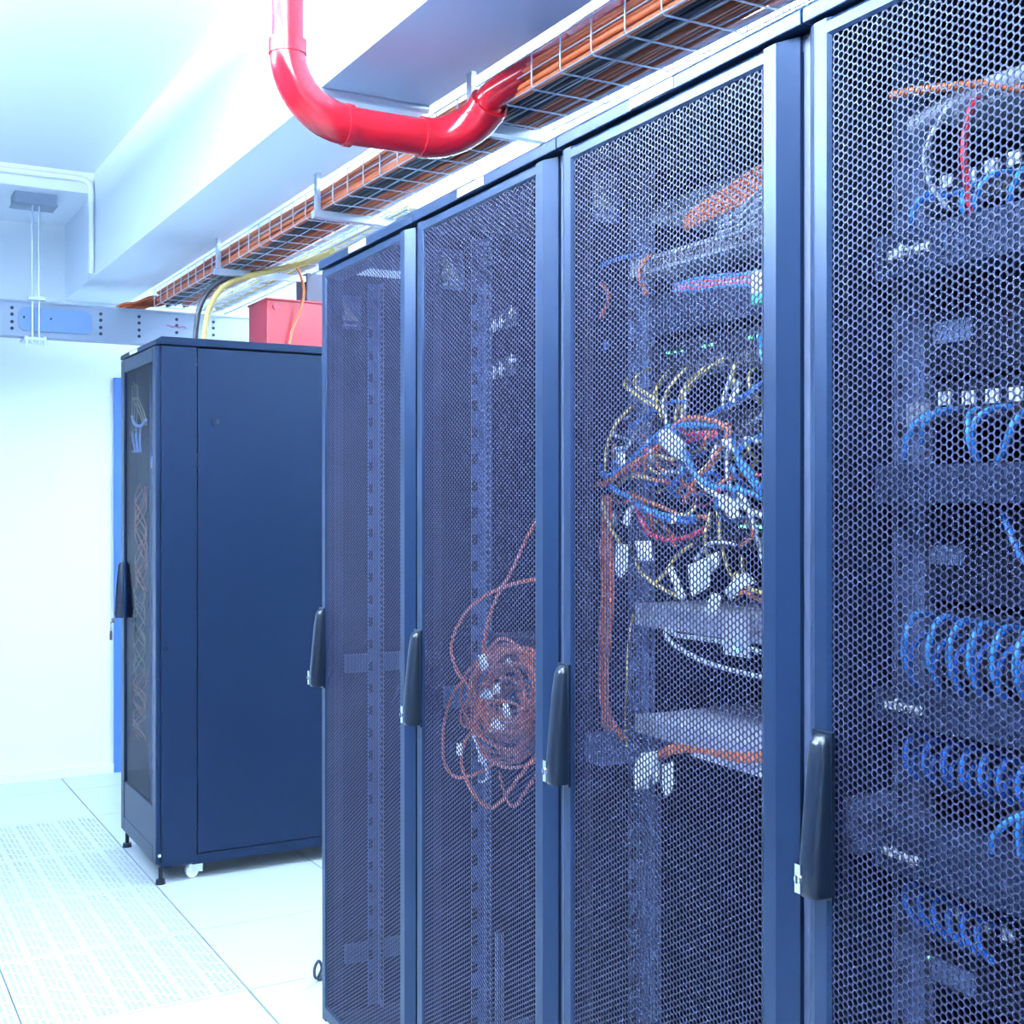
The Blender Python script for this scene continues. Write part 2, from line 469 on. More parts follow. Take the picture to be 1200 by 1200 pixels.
k = MB(); k.cyl((.205, -.0005, CH - .29), (.205, -.005, CH - .29), .018); k.mi = 1; k.box(.204, .214, -.0062, -.005, CH - .298, CH - .282); k.build('side_lock', [M['steel'], M['hole']], cab)
k = MB(); k.cyl((.025, -.002, .82), (.025, -.006, .82), .006, n=10); k.build('screw', M['chrome'], cab)
k = MB(); k.cyl((.004, -.002, .105), (.004, -.008, .105), .006, n=10); k.build('screw', M['chrome'], cab)
MB().box(-.0075, -.006, .29, .41, CH - .025, CH - .013).build('label_plate', M['label'], cab)
d = MB(); a0, a1 = .004, CW - .004; z0, z1 = zb + .015, CH - .032
d.box(-.006, .012, a0, a0 + .052, z0, z1); d.box(-.006, .012, a1 - .052, a1, z0, z1)
d.box(-.006, .012, a0 + .052, a1 - .052, z0, z0 + .055); d.box(-.006, .012, a0 + .052, a1 - .052, z1 - .05, z1)
d.box(-.004, .010, a0 + .052, a1 - .052, z0 + .055, z0 + .19)
door = d.build('door', M['edge'], cab, bevel=.003)
MB().box(.000, .004, a0 + .05, a1 - .05, z0 + .19, z1 - .048).build('glass_pane', M['glass'], door)
h = MB(); yc = a1 - .022
n = 10; vv = []; secs = [(1.10, .008, .010), (1.085, .016, .012), (1.00, .024, .013), (.90, .030, .014), (.885, .026, .013)]
for (z, dep, hw) in secs:
    for k in range(n):
        t = PI * k / (n - 1); vv.append((-.006 - dep * max(0.0, math.sin(t)) ** .5, yc + hw * math.cos(t), z))
fs = [(i * n + k, i * n + k + 1, (i + 1) * n + k + 1, (i + 1) * n + k) for i in range(len(secs) - 1) for k in range(n - 1)]
h.add(vv, fs, True); h.add(vv, [tuple(range(n))[::-1], tuple(range((len(secs) - 1) * n, len(secs) * n))])
h.build('handle', M['handle'], door)
for (x, y) in ((.014, .02), (.014, CW - .02), (CD - .04, .03), (CD - .04, CW - .03)):
    fo = MB(); fo.cyl((x, y, 0), (x, y, .016), .018, .015); fo.cyl((x, y, .016), (x, y, zb), .0075); fo.build('foot', M['handle'], cab)
for (x, y) in ((.13, .05), (.13, CW - .06), (CD - .12, .05)):
    ca = MB(); ca.cyl((x, y - .012, .022), (x, y + .012, .022), .022, n=20)
    w_ = ca.build('caster', M['label'], cab)
    b = MB(); b.box(x - .012, x + .035, y - .018, y - .014, .02, zb); b.box(x - .012, x + .035, y + .014, y + .018, .02, zb); b.box(x - .02, x + .04, y - .02, y + .02, zb - .006, zb)
    b.build('fork', M['chrome'], w_)
# rails inside
for y in (.07, CW - .07):
    MB().box(.09, .12, y - .012, y + .012, zb + .02, CH - .05).build('mounting_rail', M['rail'], cab)
# keys hanging on the handle
kx, ky = CX - .045, CYb - .012
ke = empty('door_key', (kx, ky, .80)); tag(ke, 'small key hanging from a ring below the far cabinet handle', 'key')
k = MB(); k.box(-.005, .003, -.006, .006, 0, .028); k.cyl((-.004, 0, .035), (.002, 0, .035), .011, n=14); k.build('blade', M['brass'], ke)
k = MB(); pts = [Vector((0, .012 * math.cos(t * PI / 6), .055 + .014 * math.sin(t * PI / 6))) for t in range(13)]
k.rawtube(pts, .0016, 5); k.rawtube([Vector((0, 0, .066)), Vector((.008, 0, .082)), Vector((.02, 0, .088))], .002, 5)
k.cyl((0, -.012, .075), (.012, -.012, .075), .009, n=12); k.build('key_ring', M['brass'], ke)

# cords inside the far cabinet (glass front)
def cable(name, pts, r, m, label, cat='cable', group=None, row=True, n=6, res=5):
    c = MB(); c.tube(pts, r, n, res)
    o = c.build(name, m)
    if row: rowify(o)
    return tag(o, label, cat, group)
rnd = random.Random(3)
def cp(u, v, dx):                      # point on a plane parallel to the cabinet glass, dx behind it
    d = ray(u, v); t = (CX + dx) / d.x; return Vector((0, 0, H)) + d * t
def cab_line(pts, m, r, label, group):
    cable('patch_cable', [cp(*p_) for p_ in pts], r, m, label, 'cable', group, row=False)
for i in range(5):
    o_ = 3.0 * i
    cab_line([(148 + o_ * .7, 428 + 6 * i, .035), (149 + o_, 455, .03), (150 + o_ * .8, 480 + 6 * i, .028), (150 + o_ * .6, 520 - 5 * i, .03)], M['straw'], .0030, 'straw-coloured cord hanging high behind the far cabinet glass', 'straw cords at the top of the far cabinet')
for i in range(3):
    cab_line([(156 + 3 * i, 466, .03), (163 + 3 * i, 484, .028), (168 + 2 * i, 498, .03)], M['yellow'], .0024, 'yellow cord slanting to a white tie behind the far cabinet glass', 'slanting yellow cords in the far cabinet')
cab_line([(155, 488, .026), (158, 497, .024), (165, 499, .024), (171, 492, .026)], M['white'], .006, 'thick white tie band high behind the far cabinet glass', None)
for i in range(4):
    cab_line([(150 + 5 * i, 500, .034), (152 + 4 * i, 515, .03), (156 + 3 * i, 530, .034)], M['grey'], .005, 'grey cord bunched under the white tie of the far cabinet', 'grey cords in the far cabinet')
def squig(u0, u1, v0, v1, n_, m, label, group):
    for i in range(n_):
        ph = rnd.uniform(0, 6); um = (u0 + u1) / 2; ua = (u1 - u0) / 2
        cab_line([(um + ua * math.sin(ph + k * 1.3 + i), v0 + (v1 - v0) * k / 8 + rnd.uniform(-4, 4), .034 + .008 * math.sin(k + i)) for k in range(9)], m, .0024, label, group)
squig(158, 172, 570, 690, 6, M['orange'], 'orange cord at handle height behind the far cabinet glass', 'orange cords at mid height in the far cabinet')
squig(156, 170, 690, 790, 6, M['straw'], 'straw cord just below handle height behind the far cabinet glass', 'straw cords low in the far cabinet')
squig(156, 171, 790, 865, 7, M['rust'], 'brown cord piled lowest behind the far cabinet glass', 'brown cords low in the far cabinet')
sw = empty('network_switch', (CX + .09, CYa + .08, 1.46)); tag(sw, 'grey network unit behind the far cabinet glass', 'network switch')
MB().box(0, .25, 0, .42, 0, .044).build('chassis', M['silver'], sw)
MB().box(-.002, .0, .05, .37, .01, .034).build('port_row', M['port'], sw)

# narrow blue board on the back wall, beside the far cabinet
p = wy(134, 600, YW1 - .02)
tag(MB().box(p.x, p.x + .06, YW1 - .02, YW1 - .0005, .0, 1.94).build('wall_board', M['bluetrim'], bevel=.002),
    'narrow blue board against the back wall beside the far cabinet', 'conduit')

# red box on the far cabinet and a dark one on top of it
rb = empty('control_box', (1.46, 4.46, CH)); tag(rb, 'red metal box standing on top of the far cabinet', 'box')
MB().box(0, .44, 0, .22, 0, .18).build('body', M['redbox'], rb, bevel=.004)
MB().box(-.004, .444, -.004, .224, .178, .186).build('lid', M['redbox'], rb, bevel=.002)
k = MB(); k.cyl((.035, -.001, .155), (.035, -.006, .155), .012, n=12); k.build('latch', M['cred'], rb)
db = MB().box(1.63, 1.86, 4.50, 4.62, CH + .1865, CH + .30)
o = db.build('junction_box', M['dark'], bevel=.004); tag(o, 'dark box lying on the red metal box above the far cabinet', 'box')

# ------------------------------------------------------------------ cable trunk across the room with its hangers
TYf, TZ0, TZ1 = 5.68, 2.045, 2.195
tr = empty('cable_trunking', (.7, TYf, TZ0)); tag(tr, 'long grey steel cable trunk hanging across the back of the room', 'cable trunk')
m = MB(); m.box(-2.3, 1.6, 0, .10, 0, .004); m.box(-2.3, 1.6, 0, .004, .004, TZ1 - TZ0); m.box(-2.3, 1.6, .096, .10, .004, TZ1 - TZ0)
m.box(-2.3, 1.6, -.006, .0, TZ1 - TZ0 - .006, TZ1 - TZ0 + .002); m.box(-2.3, 1.6, -.004, 0, -.002, .006)
m.mi = 1
for u in (14, 118, 163, 207, 250):
    q = wy(u, 370, TYf)
    for zz in (.030, .058, .090, .118):
        x = q.x - .7; m.cyl((x, -.0005, zz), (x, -.0022, zz), .0075, n=10)
m.build('trough', [M['trunk'], M['hole']], tr)
qa, qb = wy(22, 372, TYf), wy(112, 376, TYf)
prof = []
xa, xb = qa.x - .7, qb.x - .7
for (cx_, cz_, a0, s_) in ((xb - .05, .10, 90, -1), (xb - .05, .055, 0, -1), (xa + .03, .055, 270, -1), (xa + .03, .10, 180, -1)):
    for k in range(5):
        t = math.radians(a0 - k * 22.5); rr = .032 if cx_ > 0 or True else .03
        prof.append((cx_ + rr * math.cos(t), cz_ + rr * .9 * math.sin(t)))
pm = MB(); nn = len(prof)
vv = [(p_[0], -.003, p_[1] - .004) for p_ in prof] + [(p_[0], -.008, p_[1] - .004) for p_ in prof]
pm.add(vv, [(i, (i + 1) % nn, nn + (i + 1) % nn, nn + i) for i in range(nn)] + [tuple(range(nn, 2 * nn))])
pm.mi = 1; pm.cyl((xa + .02, -.008, .08), (xa + .02, -.012, .08), .005, n=8); pm.cyl((xa + .13, -.008, .08), (xa + .13, -.012, .08), .005, n=8)
pm.build('cover_plate', [M['plate'], M['hole']], tr)
# small red handwriting mark on the trunk
q = wy(195, 382, TYf)
mk = MB(); x = q.x - .7; z = q.z - TZ0
mk.rawtube([Vector((x + .010 * i, -.0025, z + .006 * math.sin(i * 1.9))) for i in range(10)], .0016, 5)
mk.build('marking', M['cred'], tr)
hx = wy(39, 300, TYf + .04).x
ph = empty('ceiling_hanger', (hx, TYf + .04, TZ0 - .03)); tag(ph, 'pair of threaded rods under a ceiling bracket carrying the grey trunk', 'hanger')
Lr = 2.66 - TZ0 + .03
for dx in (-.011, .016):
    m = MB(); m.cyl((dx, -.052, .0), (dx, -.052, Lr - .04), .0042, n=8); m.build('threaded_rod', M['zinc'], ph)
m = MB(); m.box(-.085, .085, -.075, .055, Lr - .045, Lr - .0); m.box(-.09, .09, -.08, .06, Lr - .05, Lr - .044)
m.build('ceiling_bracket', M['trunk'], ph)
m = MB(); m.box(-.045, .045, -.066, .075, .012, .024); m.cyl((-.035, -.052, -.01), (-.035, -.052, .03), .006, n=8); m.cyl((.04, -.052, -.01), (.04, -.052, .03), .006, n=8)
m.box(-.03, .04, -.07, -.046, TZ1 - TZ0 + .035, TZ1 - TZ0 + .05)
m.build('clamp', M['zinc'], ph)

# white conduit around the recess in the ceiling corner
m = MB(); zc = 2.715
pts = [Vector((-.6, 5.53, zc)), Vector((.3, 5.53, zc)), Vector((.8, 5.53, zc)), Vector((.97, 5.53, zc)), Vector((1.015, 5.53, zc - .012)), Vector((1.03, 5.53, zc - .05)), Vector((1.03, 5.53, 2.6)), Vector((1.03, 5.53, BZ + .01))]
m.tube(pts, .013, 10, 5)
cd = m.build('ceiling_conduit', M['white']); tag(cd, 'white conduit running along the ceiling edge and bending down the beam', 'conduit')

# ------------------------------------------------------------------ red fire pipe
PX, PYp = .864, 2.50
R = .0335
def arcpts(c, a, b, rad, n=8):
    """quarter turn from direction a to direction b, corner at c"""
    c = Vector(c); a = Vector(a); b = Vector(b); o = c - a * rad + b * rad
    return [o + (-b) * rad * math.cos(PI / 2 * k / n) + a * rad * math.sin(PI / 2 * k / n) for k in range(n + 1)]
z_low = 2.142; PX2 = 1.285
pipe = empty('fire_pipe', (PX, PYp, z_low)); tag(pipe, 'glossy red fire pipe dropping from the ceiling and passing under the beam', 'pipe')
L = lambda p_: Vector(p_) - Vector((PX, PYp, z_low))
m = MB(); m.rawtube([L((PX, PYp, CZ)), L((PX, PYp, 2.5)), L((PX, PYp, z_low + .155))], R, 24); m.build('riser', M['red'], pipe)
m = MB(); P_ = arcpts((PX, PYp, z_low), (0, 0, -1), (1, 0, 0), .135, 16)
m.rawtube([L(p_) for p_ in P_], [R * (1.12 + .16 * min(1, k / 12)) for k in range(17)], 24); m.build('elbow', M['red'], pipe)
m = MB(); m.rawtube([L((PX + .13, PYp, z_low)), L((PX2 - .10, PYp, z_low))], R * 1.2, 24); m.build('crossing', M['red'], pipe)
m = MB(); b_ = Vector((.10, -.80, .58)).normalized()
P_ = arcpts((PX2, PYp, z_low), (1, 0, 0), b_, .105, 14); m.rawtube([L(p_) for p_ in P_], R * 1.32, 24); m.build('elbow', M['red'], pipe)
P3 = P_[-1]; m = MB(); z_run = 2.322; XR = 1.42
m.rawtube([L(p_) for p_ in spline([P3, P3 + b_ * .04, Vector((XR - .03, P3.y - .16, z_run - .03)), Vector((XR, P3.y - .26, z_run)), Vector((XR, 1.5, z_run)), Vector((XR, -1.0, z_run))], 6)], R * .95, 20); m.build('run', M['red'], pipe)
m = MB(); m.cyl(L((PX, PYp, z_low + .158)), L((PX, PYp, z_low + .128)), R * 1.2, n=24); m.build('collar', M['red'], pipe)
for (xa_, xb_) in ((PX + .125, PX + .142), (PX2 - .115, PX2 - .098)):
    m = MB(); m.cyl(L((xa_, PYp, z_low)), L((xb_, PYp, z_low)), R * 1.36, n=24); m.build('collar', M['red'], pipe)
m = MB(); m.cyl(L(P3 - b_ * .006), L(P3 + b_ * .012), R * 1.36, n=24); m.build('collar', M['red'], pipe)

# ------------------------------------------------------------------ wire basket tray, its supports and the cables in it
BZt, BW0, BW1, BTOP = 2.20, 1.315, 1.505, 2.278
YT0, YT1 = -.8, 5.62
tray = empty('wire_basket_tray', ((BW0 + BW1) / 2, YT0, BZt)); tag(tray, 'galvanised wire basket tray running above the racks, full of cables', 'cable tray')
m = MB(); ox = (BW0 + BW1) / 2
for x in np.linspace(BW0, BW1, 4): m.rawtube([Vector((x - ox, 0, .002)), Vector((x - ox, YT1 - YT0, .002))], .0018, 6)
for x in (BW0, BW1):
    for z in (.04, BTOP - BZt): m.rawtube([Vector((x - ox, 0, z)), Vector((x - ox, YT1 - YT0, z))], .0018, 6)
m.build('long_wires', M['zinc'], tray)
m = MB(); y = .06
while y < YT1 - YT0:
    m.rawtube([Vector((BW0 - ox + .004, y, BTOP - BZt + .004)), Vector((BW0 - ox - .003, y, BTOP - BZt - .004)), Vector((BW0 - ox - .003, y, .006)), Vector((BW0 - ox + .003, y, -.002)), Vector((BW1 - ox - .003, y, -.002)), Vector((BW1 - ox + .003, y, .006)), Vector((BW1 - ox + .003, y, BTOP - BZt))], .0020, 6)
    y += .115
m.build('cross_wires', M['zinc'], tray)
sup_lab = ['tray support strut above the second and third racks from the far end', 'tray support strut beyond the far end of the rack row', 'tray support strut over the front edge of the far cabinet', 'tray support strut nearest the camera']
for i, yy in enumerate((2.49, 3.48, 4.52, 1.45)):
    t = empty('tray_support', (1.30, yy, BZt - .03)); tag(t, sup_lab[i], 'bracket', 'struts under the wire tray')
    m = MB(); m.box(-.02, .22 if i in (0, 3) else .38, -.014, .014, 0, .022); m.build('strut', M['zinc'], t)
    m = MB(); m.box(-.012, .0, -.012, .012, .022, BZ - BZt + .03); m.build('upright', M['zinc'], t)
rt = random.Random(11)
def tray_cable(x, z, r, m_, label, group, name='tray_cable', y1=None):
    pts = []; ph = rt.uniform(0, 6); a = rt.uniform(.003, .009)
    y1 = y1 or (YT1 - rt.uniform(0, .1))
    N = 22
    for k in range(N + 1):
        y = YT0 + (y1 - YT0) * k / N
        pts.append(Vector((min(max(x + a * math.sin(ph + y * 2.1) + rt.uniform(-.003, .003), BW0 + r + .004), BW1 - r - .004), y, z + .003 * math.sin(ph * 2 + y * 3) + rt.uniform(0, .002))))
    cable(name, pts, r, m_, label, 'cable', group, row=False, n=7, res=3)
def fill(x0, x1, r, layers, m_, label, group, name, zb0=.0):
    n_ = 0
    for l in range(layers):
        x = x0 + r + (r if l % 2 else 0)
        while x < x1:
            tray_cable(x, BZt + .006 + r + zb0 + l * 1.8 * r, r, m_, label, group, name); x += 2.15 * r; n_ += 1
side = [('orange', 'orange'), ('rust', 'brown'), ('orange', 'orange'), ('grey', 'grey'), ('rust', 'brown'), ('orange', 'orange'), ('rust', 'brown'), ('pinkish', 'pinkish'), ('orange', 'orange'), ('grey', 'grey')]
for i, (mk_, nm) in enumerate(side):
    tray_cable(1.325 + .014 * (i % 2), BZt + .013 + .0125 * (i // 2), .0066, M[mk_], nm + ' cable stacked against the aisle side of the wire tray', nm + ' cables on the aisle side of the tray', nm + '_tray_cable')
fill(1.347, 1.408, .0072, 3, M['black'], 'black cable lying in the dark band along the wire tray', 'black cables in the tray', 'black_tray_cable')
fill(1.411, 1.478, .0060, 2, M['rust'], 'rust-brown cable in the inner half of the wire tray', 'brown cables in the tray', 'brown_tray_cable')
fill(1.484, 1.502, .0075, 1, M['white'], 'white cable lying along the rack-side edge of the wire tray', 'white cables in the tray', 'white_tray_cable')
LX0, LX1, LY0, LY1 = 1.53, 1.65, 3.35, 5.66
lt = empty('wire_basket_tray', ((LX0 + LX1) / 2, LY0, BZt)); tag(lt, 'short narrow wire tray beside the main one above the gap and the far cabinet', 'cable tray')
m = MB(); o_ = (LX1 - LX0) / 2
for (x, z) in ((-o_, 0), (0, 0), (o_, 0), (-o_, .05), (o_, .05)): m.rawtube([Vector((x, 0, z)), Vector((x, LY1 - LY0, z))], .0034, 6)
m.build('long_wires', M['zinc'], lt)
m = MB(); y = .05
while y < LY1 - LY0:
    m.rawtube([Vector((-o_, y, .05)), Vector((-o_, y, 0)), Vector((o_, y, 0)), Vector((o_, y, .05))], .003, 6); y += .115
m.build('cross_wires', M['zinc'], lt)
for i in range(4):
    x = LX0 + .018 + .024 * i
    cable('white_tray_cable', [Vector((x, LY0 + .02, BZt + .014)), Vector((x + .008, 4.0, BZt + .015)), Vector((x - .004, 4.6, BZt + .014)), Vector((x + .005, 5.2, BZt + .016)), Vector((x, 5.6, BZt + .014))], .0085, M['white' if i % 2 else 'yellow'], ('white' if i % 2 else 'cream yellow') + ' cable in the short narrow wire tray', 'cable', ('white' if i % 2 else 'yellow') + ' cables in the narrow tray', row=False)
for i in range(5):
    x = 1.47 - .006 * i
    cable('roof_drop_cable', [Vector((x, 2.75, BZt + .034)), Vector((x + .015, 2.3, BZt + .036)), Vector((1.515 + .012 * i, 1.95, BZt + .09)), Vector((1.555 + .016 * i, 1.70, BZt + .06)), Vector((1.60 + .02 * i, 1.50, BZt - .08)), Vector((1.63 + .02 * i, 1.42, 1.937))], .0065, M['rust' if i % 2 else 'orange'], ('rust-brown' if i % 2 else 'orange') + ' cable leaving the main tray and dropping to the rack roof', 'cable', ('brown' if i % 2 else 'orange') + ' cables dropping to the rack roof', row=False)
# cables spilling out at the trunk end
for i in range(6):
    x = 1.33 + .022 * i
    cable('brown_drop_cable', [Vector((x, YT1 - .05, BZt + .04)), Vector((x - .02, YT1 + .03, BZt + .05)), Vector((x - .07, YT1 + .09, BZt + .03)), Vector((x - .13, YT1 + .11, BZt + .018)), Vector((x - .2, YT1 + .115, BZt - .04))], .007, M['rust'],
          'brown cable bending from the tray end into the grey trunk', 'cable', 'cables spilling from tray end into the trunk', row=False)
# drops to the far cabinet
cable('drop_cable', [Vector((1.262, 4.60, CH)), Vector((1.266, 4.60, 1.97)), Vector((1.285, 4.60, 2.06)), Vector((1.335, 4.57, 2.14)), Vector((1.42, 4.48, 2.175)), Vector((1.51, 4.3, 2.187)), Vector((1.54, 4.0, 2.188))], .011, M['yellow'], 'thick yellow cable arching from the tray down to the far cabinet roof', 'cable', row=False, n=10)
cable('drop_cable', [Vector((1.238, 4.62, CH)), Vector((1.238, 4.62, 1.97)), Vector((1.255, 4.61, 2.07)), Vector((1.31, 4.60, 2.15)), Vector((1.39, 4.55, 2.18)), Vector((1.49, 4.4, 2.187))], .010, M['black'], 'black cable arching beside the yellow one to the far cabinet roof', 'cable', row=False, n=10)
cable('drop_cable', [wy(339, 403, 4.44), wy(343, 385, 4.44), wy(352, 362, 4.42), wy(356, 342, 4.4), wy(352, 322, 4.35), wy(345, 308, 4.3)], .005, M['orange'], 'thin orange cable dropping in front of the red box', 'cable', row=False, n=8)

# ------------------------------------------------------------------ contents of the racks
def unit(k, z0, z1, n0, face, label, name='network_switch', cat='network switch', depth=.30, group=None, ears=True, y0=.062, y1=.538):
    """empty at the near lower front corner of a 19 inch unit in rack k"""
    t = rowempty(name, n0, k * RW + y0, z0); tag(t, label, cat, group)
    h_ = z1 - z0; w_ = y1 - y0
    m = MB(); m.box(0, depth, .012, w_ - .012, 0, h_)
    if ears: m.box(.0, .003, 0, w_, 0.0, h_)
    m.build('chassis', face, t, bevel=.0012)
    return t, w_, h_
def add_ports(t, w_, h_, n_, y0=.05, y1=None, z=.3, hh=.4, m_=None):
    y1 = y1 or w_ - .05; p_ = MB(); st = (y1 - y0) / n_
    for i in range(n_):
        p_.box(-.0014, .0, y0 + i * st + st * .14, y0 + (i + 1) * st - st * .14, h_ * z, h_ * (z + hh))
    p_.build('port_row', m_ or M['port'], t)
def add_leds(t, ys, z, m_='ledg', s_=.003):
    for y in ys:
        l_ = MB(); l_.box(-.0022, -.0, y - s_, y + s_, z - s_ * .6, z + s_ * .6); l_.build('status_light', M[m_], t)
def text_part(t, txt, y, z, size, parent_n=-.002, m_=None):
    cu = bpy.data.curves.new('txt', 'FONT'); cu.body = txt; cu.size = size; cu.extrude = .0006; cu.align_x = 'LEFT'; cu.offset = size * .03
    o = bpy.data.objects.new('tmp', cu); C.objects.link(o); bpy.context.view_layer.update()
    me = bpy.data.meshes.new_from_object(o); C.objects.unlink(o); bpy.data.objects.remove(o)
    q = bpy.data.objects.new('lettering', me); C.objects.link(q); me.materials.clear(); me.materials.append(m_ or M['label'])
    q.parent = t; q.matrix_local = Matrix(((0, 0, -1, parent_n), (-1, 0, 0, y), (0, 1, 0, z), (0, 0, 0, 1)))
    return q
def zr(u, v, n): return rp(u, v, n).z
NF = .140
# ---- rack at the right edge (k=-1)
def block(k, u, v0, v1, n, *a, **kw):
    return unit(k, zr(u, v1, n), zr(u, v0, n), n, *a, **kw)
def pix_in(t, u, v, n):      # local position on a unit's front plane
    q = rp(u, v, n); base = ROWI @ t.location
    return q.y - base.y, q.z - base.z
K = -1
t, w_, h_ = block(K, 1070, 132, 153, NF, M['silver'], 'silver panel highest in the right-edge rack, just under the orange cord', 'patch_bay', 'patch panel', .12)
add_ports(t, w_, h_, 24, z=.3, hh=.45)
t, w_, h_ = block(K, 1110, 205, 248, NF, M['panel'], 'dark patch panel with white labels in the right-edge rack, highest of its panels', 'patch_bay', 'patch panel', .12)
add_ports(t, w_, h_, 24, z=.12, hh=.3)
def square_tags(t, k, spots, n, s_=.0085):
    for (u, v) in spots:
        y, z = pix_in(t, u, v, n)
        for dy in (-.0048, .0048):
            q = MB(); q.box(-.003, -.0005, y + dy - .0040, y + dy + .0040, z - s_, z + s_ * .8); q.build('label_tab', M['label'], t)
square_tags(t, K, ((1110, 212), (1137, 205), (1163, 194), (1190, 184)), NF)
t, w_, h_ = block(K, 1066, 268, 322, .085, M['panel2'], 'cable manager with white lettering in the right-edge rack, upper one', 'cable_manager', 'cable manager', .14, y1=.570)
y, z = pix_in(t, 1042, 305, .085); text_part(t, 'safervgt', y, z, .021)
t, w_, h_ = block(K, 1110, 335, 440, NF, M['panel'], 'tall black unit with a grey nameplate between the two upper patch panels', 'server_unit', 'server', .5)
y, z = pix_in(t, 1117, 388, NF); q = MB(); q.box(-.002, 0, y - .030, y + .030, z - .013, z + .013); q.build('name_plate', M['rail'], t)
t, w_, h_ = block(K, 1110, 448, 495, NF, M['panel'], 'dark patch panel with white label pairs above blue cords in the right-edge rack', 'patch_bay', 'patch panel', .12)
add_ports(t, w_, h_, 24, z=.1, hh=.3)
square_tags(t, K, ((1108, 466), (1136, 465), (1164, 463), (1192, 461)), NF, .009)
y, z = pix_in(t, 1080, 482, NF); q = MB()
for dy in (-.012, -.004, .004, .012): q.box(-.010, 0, y + dy - .0032, y + dy + .0032, z - .018, z + .010)
q.build('connector_block', M['grey'], t)
t, w_, h_ = block(K, 1066, 545, 590, .085, M['panel2'], 'plain cable manager at half height of the right-edge rack', 'cable_manager', 'cable manager', .14, y1=.570)
t, w_, h_ = block(K, 1110, 597, 705, NF, M['panel'], 'tall black unit with a grey nameplate below the plain cable manager', 'server_unit', 'server', .5)
y, z = pix_in(t, 1109, 650, NF); q = MB(); q.box(-.002, 0, y - .026, y + .026, z - .012, z + .012); q.build('name_plate', M['rail'], t)
t, w_, h_ = block(K, 1110, 715, 795, NF, M['panel'], 'dark patch panel behind the dense row of blue loops', 'patch_bay', 'patch panel', .12)
add_ports(t, w_, h_, 24, z=.55, hh=.25); add_ports(t, w_, h_, 24, z=.15, hh=.25)
t, w_, h_ = block(K, 1066, 812, 852, .085, M['panel2'], 'cable manager with white lettering under the dense blue loops', 'cable_manager', 'cable manager', .14, y1=.570)
y, z = pix_in(t, 1038, 829, .085); text_part(t, 'safervgt', y, z, .019)
t, w_, h_ = block(K, 1110, 862, 935, NF, M['panel'], 'dark patch panel behind the second, dimmer row of blue loops', 'patch_bay', 'patch panel', .12)
add_ports(t, w_, h_, 24, z=.5, hh=.25)
t, w_, h_ = block(K, 1066, 975, 1030, .085, M['panel2'], 'lowest lettered cable manager of the right-edge rack', 'cable_manager', 'cable manager', .14, y1=.570)
y, z = pix_in(t, 1034, 999, .085); text_part(t, 'safervgt', y, z, .019)
t, w_, h_ = block(K, 1110, 1045, 1110, NF, M['panel'], 'lowest patch panel of the right-edge rack, with scattered white tabs', 'patch_bay', 'patch panel', .12)
square_tags(t, K, ((1128, 1072), (1155, 1083), (1183, 1095)), NF, .008)
t, w_, h_ = block(K, 1110, 1115, 1160, NF, M['panel'], 'unit with a single green light, lowest in the right-edge rack', 'network_switch', 'network switch', .30)
y, z = pix_in(t, 1085, 1120, NF); add_leds(t, (min(y, w_ - .006),), min(max(z, .01), h_ - .006), 'ledg', .0025)
y, z = pix_in(t, 1117, 1125, NF); q = MB(); q.box(-.003, 0, y - .034, y + .034, .006, h_ - .012); q.build('vent_plate', M['rail'], t)

def traced(name, pts, r, m_, label, cat='cable', group=None, n=6, res=5):
    return cable(name, [rp(*p_) for p_ in pts], r, M[m_], label, cat, group, True, n, res)
GB = 'blue patch cords of the right-edge rack'
def loop(u, v0, v1, du, nf=.075, nb=NF - .002):
    """patch cord leaving a port, bulging towards the door and falling back into the manager"""
    return [(u + du, v0 + 6, nb), (u + du * .55, v0, nf + .03), (u + 4, v0 + (v1 - v0) * .22, nf), (u, v0 + (v1 - v0) * .5, nf - .004), (u + 4, v0 + (v1 - v0) * .8, nf + .01), (u + 12, v1, nf + .045)]
l1 = 'blue cord looping under the highest patch panel of the right-edge rack'
traced('patch_cable', [(1108, 226, NF), (1088, 228, .10), (1073, 240, .085), (1069, 258, .085), (1069, 272, .10)], .0038, 'bblue', l1, group=GB + ', top row')
traced('patch_cable', [(1140, 226, NF), (1130, 226, .10), (1128, 240, .09), (1131, 258, .10)], .0035, 'bblue', l1, group=GB + ', top row')
traced('patch_cable', [(1186, 202, NF), (1165, 204, .10), (1149, 218, .085), (1143, 238, .085), (1147, 252, .10)], .0038, 'bblue', l1, group=GB + ', top row')
traced('patch_cable', [(1215, 192, NF), (1198, 200, .10), (1187, 220, .085), (1181, 250, .10)], .0038, 'bblue', l1, group=GB + ', top row')
traced('patch_cable', [(1150, 210, NF), (1120, 226, .12), (1095, 232, .10), (1080, 236, .095)], .0030, 'blue', l1, group=GB + ', top row')
traced('grey_cable', [(1125, 112, .10), (1108, 130, .09), (1088, 165, .08), (1083, 190, .08), (1092, 220, .09), (1112, 245, .11)], .0028, 'white', 'pale grey cord bowing down between the upper panels of the right-edge rack')
traced('red_cable', [(1148, 112, .11), (1137, 130, .09), (1130, 165, .085), (1131, 200, .085), (1136, 235, .09), (1142, 258, .10)], .0042, 'cred', 'red cord hanging down between the upper panels of the right-edge rack')
traced('orange_cable', [(1044, 112, .06), (1075, 106, .07), (1110, 102, .08), (1150, 99, .10), (1200, 104, .12)], .0052, 'orange', 'orange cord lying across the top of the right-edge rack')
traced('silver_sleeve', [(1070, 148, .10), (1090, 135, .10), (1120, 118, .10), (1160, 100, .11), (1210, 84, .12)], .0105, 'silver', 'thick silver sleeve under the orange cord in the right-edge rack', n=12)
l2 = 'blue cord looping below the white label pairs in the right-edge rack'
